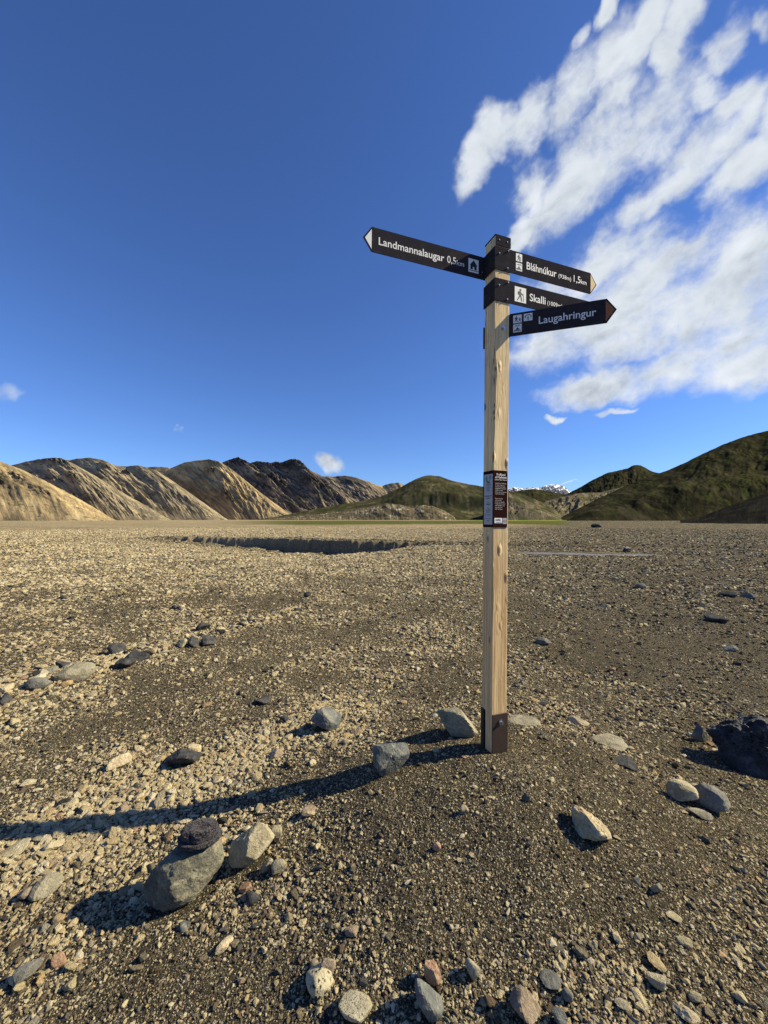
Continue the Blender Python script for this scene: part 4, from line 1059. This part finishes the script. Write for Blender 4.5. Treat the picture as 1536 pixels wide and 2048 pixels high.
m_white = flat_mat('print_white', (0.80, 0.80, 0.76), 0.6, var=0.04)
m_label = flat_mat('label_grey_white', (0.40, 0.40, 0.40), 0.5, var=0.05)
m_yellow = flat_mat('print_ochre', (0.46, 0.28, 0.08), 0.6, var=0.08)
m_red = flat_mat('print_rust_red', (0.34, 0.12, 0.045), 0.6, var=0.08)
m_ink = flat_mat('print_black', (0.02, 0.02, 0.022), 0.6, var=0.1)
m_green = flat_mat('print_green', (0.04, 0.20, 0.09), 0.6, var=0.1)
m_blue = flat_mat('print_blue', (0.12, 0.20, 0.32), 0.6, var=0.1)
m_redtxt = flat_mat('print_red', (0.6, 0.05, 0.05), 0.6, var=0.1)
m_brownp = flat_mat('plaque_brown', (0.030, 0.012, 0.010), 0.7, var=0.12, spec=0.0)
m_steel = flat_mat('bolt_zinc', (0.55, 0.56, 0.57), 0.28, metal=1.0, var=0.12)
m_rust = flat_mat('base_plate_brown', (0.045, 0.028, 0.022), 0.6, 0.0008, var=0.45, sc=120)

def bmobj(name, bm, mt, parent, bevel=0.0, recalc=True):
    if recalc: bmesh.ops.recalc_face_normals(bm, faces=bm.faces)
    if bevel: bmesh.ops.bevel(bm, geom=list(bm.edges), offset=bevel, segments=1, affect='EDGES')
    me = bpy.data.meshes.new(name); bm.to_mesh(me); bm.free()
    for m_ in (mt if isinstance(mt, (list, tuple)) else [mt]): me.materials.append(m_)
    return link(bpy.data.objects.new(name, me), parent)

def prism(bm, pts, ya, yb, mi=0):
    """polygon in the local XZ plane, extruded from y=ya to y=yb"""
    a = [bm.verts.new((p[0], ya, p[1])) for p in pts]; c = [bm.verts.new((p[0], yb, p[1])) for p in pts]
    fs = [bm.faces.new(a), bm.faces.new(list(reversed(c)))]
    for i in range(len(pts)):
        k = (i + 1) % len(pts)
        fs.append(bm.faces.new((a[i], c[i], c[k], a[k])))
    for f_ in fs: f_.material_index = mi
    return fs

def box(bm, x0, x1, y0, y1, z0, z1, mi=0):
    return prism(bm, [(x0, z0), (x1, z0), (x1, z1), (x0, z1)], y0, y1, mi)

FONT_B = None
def lettering(body, x0, x1, zbase, size, yface, mt, parent, bold=0.0, name='lettering', width_fit=True, align='LEFT', mwx=None):
    cu = bpy.data.curves.new(name, 'FONT'); cu.body = body; cu.size = size
    cu.extrude = 0.0002; cu.offset = bold; cu.resolution_u = 3
    tmp = bpy.data.objects.new(name, cu); COL.objects.link(tmp)
    bpy.context.view_layer.update()
    me = bpy.data.meshes.new_from_object(tmp.evaluated_get(bpy.context.evaluated_depsgraph_get()))
    COL.objects.unlink(tmp); bpy.data.objects.remove(tmp); bpy.data.curves.remove(cu)
    me.name = name
    n_ = len(me.vertices); co = np.empty(n_ * 3, np.float32); me.vertices.foreach_get('co', co); co = co.reshape(-1, 3)
    mn, mx = co[:, 0].min(), co[:, 0].max()
    sx = (x1 - x0) / (mx - mn) if width_fit else 1.0
    if not width_fit and (mx - mn) > (x1 - x0): sx = (x1 - x0) / (mx - mn)
    X = (co[:, 0] - mn) * sx
    if not width_fit and align == 'CENTER': X = X + ((x1 - x0) - (mx - mn) * sx) / 2
    out = np.stack([X + x0, yface - co[:, 2] - 0.0003, co[:, 1] + zbase], -1)
    if mwx is not None:
        out = np.array([mwx @ Vector(v) for v in out.tolist()])
    me.vertices.foreach_set('co', out.astype(np.float32).ravel()); me.update()
    me.materials.clear(); me.materials.append(mt)
    return link(bpy.data.objects.new(name, me), parent)

def disc_pts(cx, cz, r_, n_=12): return [(cx + r_ * math.cos(2 * math.pi * i / n_), cz + r_ * math.sin(2 * math.pi * i / n_)) for i in range(n_)]
def hiker(bm, ox, oz, s, y0, y1, stick=True, flip=1):
    q = lambda pts: [(ox + flip * a_ * s, oz + b_ * s) for a_, b_ in pts]
    prism(bm, [(ox + flip * (a_) * s, oz + b_ * s) for a_, b_ in disc_pts(0.02, 0.88, 0.085)], y0, y1, 1)
    prism(bm, q([(-0.10, 0.76), (0.07, 0.77), (0.10, 0.45), (-0.08, 0.42)]), y0, y1, 1)
    prism(bm, q([(-0.22, 0.72), (-0.11, 0.76), (-0.10, 0.50), (-0.21, 0.48)]), y0, y1, 1)
    prism(bm, q([(-0.08, 0.44), (0.03, 0.42), (-0.10, 0.20), (-0.24, 0.02), (-0.30, 0.06), (-0.17, 0.24)]), y0, y1, 1)
    prism(bm, q([(0.0, 0.44), (0.10, 0.45), (0.15, 0.24), (0.20, 0.0), (0.10, 0.0), (0.06, 0.22)]), y0, y1, 1)
    prism(bm, q([(0.06, 0.72), (0.10, 0.66), (0.28, 0.55), (0.26, 0.49), (0.05, 0.60)]), y0, y1, 1)
    if stick: prism(bm, q([(0.26, 0.62), (0.29, 0.62), (0.36, 0.0), (0.33, 0.0)]), y0, y1, 1)

def pictogram(kind, x0, x1, z0, z1, yf, parent):
    bm = bmesh.new()
    box(bm, x0, x1, yf - 0.0006, yf, z0, z1, 0)
    ya, yb = yf - 0.0012, yf - 0.00065
    w_, h_ = x1 - x0, z1 - z0; cx_ = (x0 + x1) / 2
    if kind == 'house':
        prism(bm, [(x0 + .12 * w_, z0 + .52 * h_), (cx_, z0 + .90 * h_), (x1 - .12 * w_, z0 + .52 * h_)], ya, yb, 1)
        box(bm, x0 + .20 * w_, x0 + .42 * w_, ya, yb, z0 + .22 * h_, z0 + .52 * h_, 1)
        box(bm, x0 + .58 * w_, x0 + .80 * w_, ya, yb, z0 + .22 * h_, z0 + .52 * h_, 1)
        box(bm, x0 + .42 * w_, x0 + .58 * w_, ya, yb, z0 + .42 * h_, z0 + .52 * h_, 1)
        box(bm, x0 + .08 * w_, x0 + .92 * w_, ya, yb, z0 + .12 * h_, z0 + .16 * h_, 1)
    elif kind == 'hiker':
        hiker(bm, cx_ - 0.02 * w_, z0 + .08 * h_, h_ * 0.84, ya, yb)
    elif kind == 'two':
        hiker(bm, x0 + .36 * w_, z0 + .10 * h_, h_ * 0.8, ya, yb, False)
        hiker(bm, x0 + .78 * w_, z0 + .10 * h_, h_ * 0.55, ya, yb, False)
    elif kind == 'slope':
        prism(bm, [(x0 + .08 * w_, z0 + .14 * h_), (x1 - .08 * w_, z0 + .14 * h_), (x1 - .08 * w_, z0 + .22 * h_), (x0 + .08 * w_, z0 + .26 * h_)], ya, yb, 1)
        prism(bm, [(x0 + .10 * w_, z0 + .70 * h_), (x0 + .34 * w_, z0 + .88 * h_), (x0 + .5 * w_, z0 + .76 * h_), (x0 + .68 * w_, z0 + .9 * h_), (x1 - .08 * w_, z0 + .70 * h_), (x0 + .68 * w_, z0 + .80 * h_), (x0 + .5 * w_, z0 + .68 * h_), (x0 + .34 * w_, z0 + .79 * h_)], ya, yb, 1)
        prism(bm, [(x0 + .22 * w_, z0 + .30 * h_), (x0 + .80 * w_, z0 + .30 * h_), (x0 + .62 * w_, z0 + .46 * h_), (x0 + .48 * w_, z0 + .62 * h_), (x0 + .38 * w_, z0 + .44 * h_)], ya, yb, 1)
    elif kind == 'loop':
        for i in range(16):
            a0 = R(-200 + i * 230 / 16 + 55); a1 = R(-200 + (i + 1) * 230 / 16 + 55)
            a0 = R(-40 + i * 260 / 16); a1 = R(-40 + (i + 1) * 260 / 16)
            ro, ri = .40, .31
            prism(bm, [(cx_ + w_ * ro * math.cos(a0), z0 + h_ * (.56 + .28 * math.sin(a0))), (cx_ + w_ * ro * math.cos(a1), z0 + h_ * (.56 + .28 * math.sin(a1))),
                       (cx_ + w_ * ri * math.cos(a1), z0 + h_ * (.56 + .19 * math.sin(a1))), (cx_ + w_ * ri * math.cos(a0), z0 + h_ * (.56 + .19 * math.sin(a0)))], ya, yb, 1)
        hiker(bm, cx_, z0 + .10 * h_, h_ * 0.5, ya, yb, False)
    return bmobj('pictogram', bm, [m_white, m_ink], parent)

def bolt(x_, y_, z_, r_, l_, parent, axis='y', mt=None, name='bolt'):
    bm = bmesh.new()
    prism(bm, disc_pts(x_, z_, r_ * 1.6, 14), y_ - l_ * 0.25, y_)
    prism(bm, disc_pts(x_, z_, r_, 6), y_ - l_, y_ - l_ * 0.25)
    return bmobj(name, bm, mt or m_steel, parent)

def rivet(x_, y_, z_, r_, l_, parent):
    bm = bmesh.new()
    prism(bm, disc_pts(x_, z_, r_, 10), y_ - l_ * 0.6, y_)
    prism(bm, disc_pts(x_, z_, r_ * 0.6, 10), y_ - l_, y_ - l_ * 0.6)
    return bmobj('bolt', bm, m_steel, parent)

# cap
bm = bmesh.new()
box(bm, -0.002, W + 0.002, -0.003, W + 0.002, 2.7925, 2.797)
box(bm, 0.001, W + 0.002, -0.0045, -0.0008, 2.738, 2.7925)
cap = bmobj('cap_plate', bm, m_board, post_root)
rivet(0.022, -0.0046, 2.768, 0.0038, 0.003, cap); rivet(0.074, -0.0046, 2.768, 0.0038, 0.003, cap)

# DZ: boards measured up the post
TH = 0.004
def board_right(z0, z1, xs, xt, label, tipmat):
    bm = bmesh.new()
    zm = (z0 + z1) / 2
    prism(bm, [(-TH - 0.001, z0), (xs, z0), (xt, zm), (xs, z1), (-TH - 0.001, z1)], -TH - 0.001, -0.001)
    box(bm, -TH - 0.0012, -0.0012, -0.0012, W + 0.006, z0 + 0.0004, z1 - 0.0004)
    o = bmobj('sign_board', bm, m_board, post_root)
    o['label'] = label
    yf = -TH - 0.001
    for (bx_, bz_) in ((0.020, z1 - 0.040), (0.078, z1 - 0.014), (0.073, z0 + 0.016)):
        rivet(bx_, yf, bz_, 0.0042, 0.009, o)
    bm = bmesh.new()
    prism(bm, [(xs + 0.002, z0 + 0.010), (xt - 0.008, zm), (xs + 0.002, z1 - 0.010)], yf - 0.0006, yf)
    bmobj('arrow_tip', bm, tipmat, o)
    return o, yf
ZA0, ZA1 = 2.604, 2.731
b1, yf = board_right(ZA0, ZA1, 0.667, 0.716, 'upper right arrow board with ochre tip reading Bláhnúkur', m_yellow)
pictogram('hiker', 0.131, 0.172, 2.678, 2.722, yf, b1)
pictogram('slope', 0.131, 0.172, 2.626, 2.670, yf, b1)
lettering('Bláhnúkur', 0.203, 0.412, 2.648, 0.060, yf, m_white, b1, bold=0.0006)
lettering('(938m)', 0.427, 0.520, 2.650, 0.034, yf, m_white, b1)
lettering('1,5', 0.540, 0.590, 2.650, 0.058, yf, m_white, b1)
lettering('km', 0.594, 0.637, 2.650, 0.040, yf, m_white, b1)
ZB0, ZB1 = 2.433, 2.557
b2, yf = board_right(ZB0, ZB1, 0.667, 0.716, 'middle right arrow board reading Skalli, partly hidden', m_yellow)
pictogram('hiker', 0.124, 0.200, 2.452, 2.536, yf, b2)
lettering('Skalli', 0.225, 0.335, 2.474, 0.060, yf, m_white, b2, bold=0.0006)
lettering('(1009m)', 0.348, 0.455, 2.476, 0.034, yf, m_white, b2)

# left board behind the post
bm = bmesh.new()
z0, z1 = 2.601, 2.729; zm = (z0 + z1) / 2
ya, yb = W + 0.0022, W + 0.0022 + TH
prism(bm, [(-0.717, zm), (-0.672, z0), (W, z0), (W, z1), (-0.672, z1)], ya, yb)
b3 = bmobj('sign_board', bm, m_board, post_root); b3['label'] = 'left pointing arrow board with white tip reading Landmannalaugar'
bm = bmesh.new()
prism(bm, [(-0.707, zm), (-0.672, z0 + 0.013), (-0.672, z1 - 0.013)], ya - 0.0006, ya)
bmobj('arrow_tip', bm, m_white, b3)
lettering('Landmannalaugar', -0.634, -0.258, 2.646, 0.056, ya, m_white, b3, bold=0.0007)
lettering('0,5', -0.240, -0.186, 2.646, 0.056, ya, m_white, b3)
lettering('km', -0.181, -0.135, 2.646, 0.038, ya, m_white, b3)
pictogram('house', -0.107, -0.042, 2.627, 2.703, ya, b3)
rivet(-0.018, ya, 2.640, 0.004, 0.006, b3)

# near right board, turned towards the camera
ang = -39.0
MX = Matrix.Translation((W + 0.001, -0.001, 0)) @ Matrix.Rotation(R(ang), 4, 'Z')
z0, z1 = 2.250, 2.374; zm = (z0 + z1) / 2
bm = bmesh.new()
prism(bm, [(0.0, z0), (0.468, z0), (0.512, zm), (0.468, z1), (0.0, z1)], -TH, 0)
bmesh.ops.transform(bm, matrix=MX, verts=bm.verts)
# the bent foot bolted to the side of the post
box(bm, W + 0.0008, W + 0.0048, -0.001, W + 0.004, z0, z1)
b4 = bmobj('sign_board', bm, m_board, post_root); b4['label'] = 'lowest arrow board with rust red tip reading Laugahringur'
def on4(o):
    return o
def moved(o):
    me = o.data
    me.transform(MX); me.update(); return o
bm = bmesh.new(); prism(bm, [(0.463, z0 + 0.008), (0.504, zm), (0.463, z1 - 0.008)], -TH - 0.0006, -TH); moved(bmobj('arrow_tip', bm, m_red, b4))
moved(pictogram('two', 0.018, 0.062, 2.318, 2.362, -TH, b4))
moved(pictogram('loop', 0.072, 0.116, 2.322, 2.362, -TH, b4))
moved(pictogram('slope', 0.018, 0.062, 2.268, 2.312, -TH, b4))
moved(lettering('Laugahringur', 0.148, 0.420, 2.296, 0.056, -TH, m_white, b4, bold=0.0005))
bolt(0.052, -0.001, 2.288, 0.007, 0.012, post_root)
# back clamp sliver
bm = bmesh.new(); box(bm, -0.005, 0.06, W + 0.002, W + 0.006, 2.21, 2.33); bmobj('clamp_plate', bm, m_board, post_root)

# info plaque folded round the corner
bm = bmesh.new()
zi0, zi1 = 1.205, 1.512
box(bm, -0.0035, W - 0.008, -0.0035, -0.0008, zi0, zi1)
box(bm, -0.0035, -0.0010, -0.0008, W - 0.004, zi0, zi1)
pl = bmobj('info_plaque', bm, m_brownp, post_root); pl['label'] = 'brown and white nature reserve plaque folded round the post'
yf = -0.0035
lettering('Friðland', 0.006, 0.082, 1.484, 0.017, yf, m_white, pl, width_fit=False, align='CENTER', bold=0.0002)
lettering('að Fjallabaki', 0.006, 0.082, 1.470, 0.015, yf, m_white, pl, width_fit=False, align='CENTER', bold=0.0002)
lettering('Fjallabak Nature Reserve', 0.006, 0.082, 1.459, 0.009, yf, m_white, pl, width_fit=False, align='CENTER')
para1 = ['Vegetation and landscape', 'in many ways are', 'sensitive and easily', 'damaged by passage.', 'Walk on trails.', 'Drive only on marked', 'roads and tracks.']
para2 = ['Please respect', 'the reserve.', 'Leave no rubbish,', 'camp only in areas', 'with facilities and', 'keep the area', 'tidy and clean.']
m_ptext = flat_mat('print_cream', (0.55, 0.52, 0.48), 0.6, var=0.04)
for k, ln in enumerate(para1): lettering(ln, 0.008, 0.078, 1.440 - k * 0.0095, 0.0085, yf, m_ptext, pl, width_fit=False)
for k, ln in enumerate(para2): lettering(ln, 0.008, 0.072, 1.358 - k * 0.0095, 0.0085, yf, m_ptext, pl, width_fit=False)
bm = bmesh.new(); box(bm, 0.005, 0.054, yf - 0.0006, yf, 1.228, 1.256); bmobj('sticker', bm, m_white, pl)
lettering('safe', 0.012, 0.044, 1.242, 0.014, yf - 0.0007, m_ink, pl, bold=0.0002)
lettering('travel', 0.014, 0.048, 1.231, 0.010, yf - 0.0007, m_blue, pl)
bm = bmesh.new(); box(bm, 0.058, 0.083, yf - 0.0006, yf, 1.224, 1.256); bmobj('sticker', bm, m_label, pl)
lettering('112', 0.060, 0.081, 1.234, 0.016, yf - 0.0007, m_redtxt, pl)
for zz in (1.506, 1.212):
    bm = bmesh.new(); prism(bm, disc_pts(0.082, zz, 0.0022, 8), yf - 0.0016, yf); bmobj('screw', bm, m_steel, pl)
# left face label; local frame: x runs from the far-left corner towards the near corner
ML = Matrix(((0, -1, 0, 0), (-1, 0, 0, 0), (0, 0, 1, 0), (0, 0, 0, 1)))
# point (u, y, z) -> x = y - 0.0035 outwards, y = (W - u)
def to_left(o):
    me = o.data; n_ = len(me.vertices); co = np.empty(n_ * 3, np.float32); me.vertices.foreach_get('co', co); co = co.reshape(-1, 3)
    out = np.stack([-0.0035 + co[:, 1], W - co[:, 0], co[:, 2]], -1)
    me.vertices.foreach_set('co', out.astype(np.float32).ravel()); me.update(); return o
bm = bmesh.new(); box(bm, 0.014, 0.092, -0.0008, 0, 1.220, 1.494); lb = to_left(bmobj('label_panel', bm, m_label, pl))
bm = bmesh.new()
cxl, czl = 0.055, 1.468
for i in range(10):          # green outer stroke of the U shaped emblem
    a0, a1 = R(180 + i * 13), R(180 + (i + 1) * 13)
    prism(bm, [(cxl + 0.025 * math.cos(a0), czl + 0.025 * math.sin(a0)), (cxl + 0.025 * math.cos(a1), czl + 0.025 * math.sin(a1)), (cxl + 0.011 * math.cos(a1), czl + 0.013 * math.sin(a1)), (cxl + 0.011 * math.cos(a0), czl + 0.013 * math.sin(a0))], -0.0012, -0.0008, 0)
box(bm, cxl - 0.025, cxl - 0.011, -0.0012, -0.0008, czl, czl + 0.017, 0)
for k in range(3): box(bm, cxl + 0.003 + k * 0.0075, cxl + 0.0085 + k * 0.0075, -0.0012, -0.0008, czl - 0.008 + 0.004 * k, czl + 0.018, 1)
to_left(bmobj('emblem', bm, [m_green, m_blue], pl))
yl = -0.0008
lines = [('UMHVERFIS', 1.436, 0.0085), ('STOFNUN', 1.428, 0.0085), ('ENVIRONMENT', 1.418, 0.0075), ('AGENCY', 1.410, 0.0075), ('OF ICELAND', 1.402, 0.0075),
         ('Verndarsvæði', 1.372, 0.011), ('Friðland', 1.360, 0.012), ('Lýst', 1.338, 0.010), ('Friðland', 1.326, 0.012), ('Nr', 1.306, 0.010), ('47 / 1979', 1.294, 0.011), ('979.10', 1.283, 0.011),
         ('Umhverfisstofnun', 1.270, 0.008), ('Nature reserve', 1.250, 0.009), ('ust.is', 1.238, 0.011)]
for tx_, zz, sz in lines:
    to_left(lettering(tx_, 0.018, 0.088, zz, sz, yl, m_ink if sz > 0.009 else m_blue, pl, width_fit=False, align='CENTER'))

# steel shoes at the foot
bm = bmesh.new(); box(bm, 0.000, W + 0.002, -0.0065, -0.0010, -0.25, 0.2105)
p1 = bmobj('base_plate', bm, m_rust, post_root, bevel=0.0008)
bolt(0.050, -0.0066, 0.168, 0.0085, 0.020, p1)
bm = bmesh.new(); box(bm, -0.005, W + 0.002, W - 0.026, W - 0.0005, -0.25, 0.2100)
bmobj('base_plate', bm, flat_mat('base_plate_dark', (0.03, 0.026, 0.02), 0.7, 0.0008, var=0.3), post_root)

# ------------------------------------------------------------------ cloth cap on the boulder
def cloth_cap():
    bb = [BOULDER.matrix_basis @ v.co for v in BOULDER.data.vertices]
    dirv = pxdir(392, 1706)
    # resting place: on the upper back edge of the boulder, below this bearing
    best = None
    for v in bb:
        d_ = (v - Vector((0, 0, EYE))); d_.normalize()
        sc_ = (d_ - dirv).length
        if best is None or sc_ < best[0]: best = (sc_, v)
    base = best[1]
    nu, nv = 120, 60
    U_, V_ = np.meshgrid(np.linspace(0, 2 * np.pi, nu, endpoint=False), np.linspace(0, 1, nv), indexing='ij')
    # profile from the rolled hem at the bottom up over the crown
    rp = np.interp(V_, [0, 0.10, 0.18, 0.28, 0.34, 0.42, 0.6, 0.75, 0.88, 1.0], [0.70, 1.02, 1.14, 1.10, 0.86, 0.94, 0.97, 0.84, 0.52, 0.0])
    hp = np.interp(V_, [0, 0.10, 0.18, 0.28, 0.34, 0.42, 0.6, 0.75, 0.88, 1.0], [0.0, 0.00, 0.10, 0.26, 0.29, 0.36, 0.66, 0.90, 1.0, 0.98])
    P_ = np.stack([rp * np.cos(U_), rp * np.sin(U_), hp], -1).reshape(-1, 3)
    f1 = pn3(P_ * 2.1 + 5); f2 = ridged2(P_[:, 0] * 1.6 + P_[:, 2] * 1.9, P_[:, 1] * 1.2 - P_[:, 2] * 2.4 + 3, 3); f3 = pn3(P_ * 6 + 11)
    dn = P_.copy(); dn[:, 2] -= 0.35; dn /= np.linalg.norm(dn, axis=1)[:, None] + 1e-6
    P_ = P_ + dn * (0.11 * f1 + 0.09 * f2 + 0.03 * f3)[:, None]
    # a slump: crown sinks where two folds meet
    P_[:, 2] -= 0.22 * np.exp(-((P_[:, 0] - 0.15) ** 2 + (P_[:, 1] + 0.35) ** 2) / 0.09)
    P_[:, 2] = np.maximum(P_[:, 2], -0.04)
    P_ = P_ * np.array([0.068, 0.056, 0.055])
    me = mesh_np('beanie', P_, grid_faces(nu, nv)[:, ::-1])
    bm = bmesh.new(); bm.from_mesh(me)
    bm.verts.ensure_lookup_table()
    for j in range(nv - 1):
        try: bm.faces.new([bm.verts[(nu - 1) * nv + j], bm.verts[j], bm.verts[j + 1], bm.verts[(nu - 1) * nv + j + 1]])
        except ValueError: pass
    bmesh.ops.remove_doubles(bm, verts=bm.verts, dist=1e-5)
    bmesh.ops.recalc_face_normals(bm, faces=bm.faces)
    for f_ in bm.faces: f_.smooth = True
    bm.to_mesh(me); bm.free()
    m, t, b = mat('patterned_cloth')
    P = t.new('ShaderNodeTexCoord').outputs['Object']
    Pq = t.v('ADD', P, t.v('MULTIPLY', t.noise(P, 90, 2, 0.5, col=True), (0.006, 0.006, 0.006)))
    vd = t.voro(Pq, 150, 'DISTANCE_TO_EDGE')
    c = t.mix(t.sstep(vd, 0.10, 0.20), (0.010, 0.009, 0.011), (0.075, 0.066, 0.072))
    t.put(b.inputs['Base Color'], c); b.inputs['Roughness'].default_value = 1.0
    b.inputs['Sheen Weight'].default_value = 0.15
    t.put(b.inputs['Normal'], t.bump(t.m('ADD', t.noise(P, 900, 2, 0.6), t.m('MULTIPLY', t.noise(P, 60, 4, 0.6), 3.0)), 0.7, 0.003))
    me.materials.append(m)
    o = bpy.data.objects.new('beanie', me)
    o.location = base + Vector((-0.004, 0.034, 0.022))
    o.rotation_euler = (R(-6), R(4), R(20))
    link(o); tag(o, 'crumpled dark grey leopard patterned beanie lying on the boulder', 'beanie')
cloth_cap()
print('tris', sum(len(o.data.polygons) for o in scene.objects if o.type == 'MESH'), 'gravel', nk)
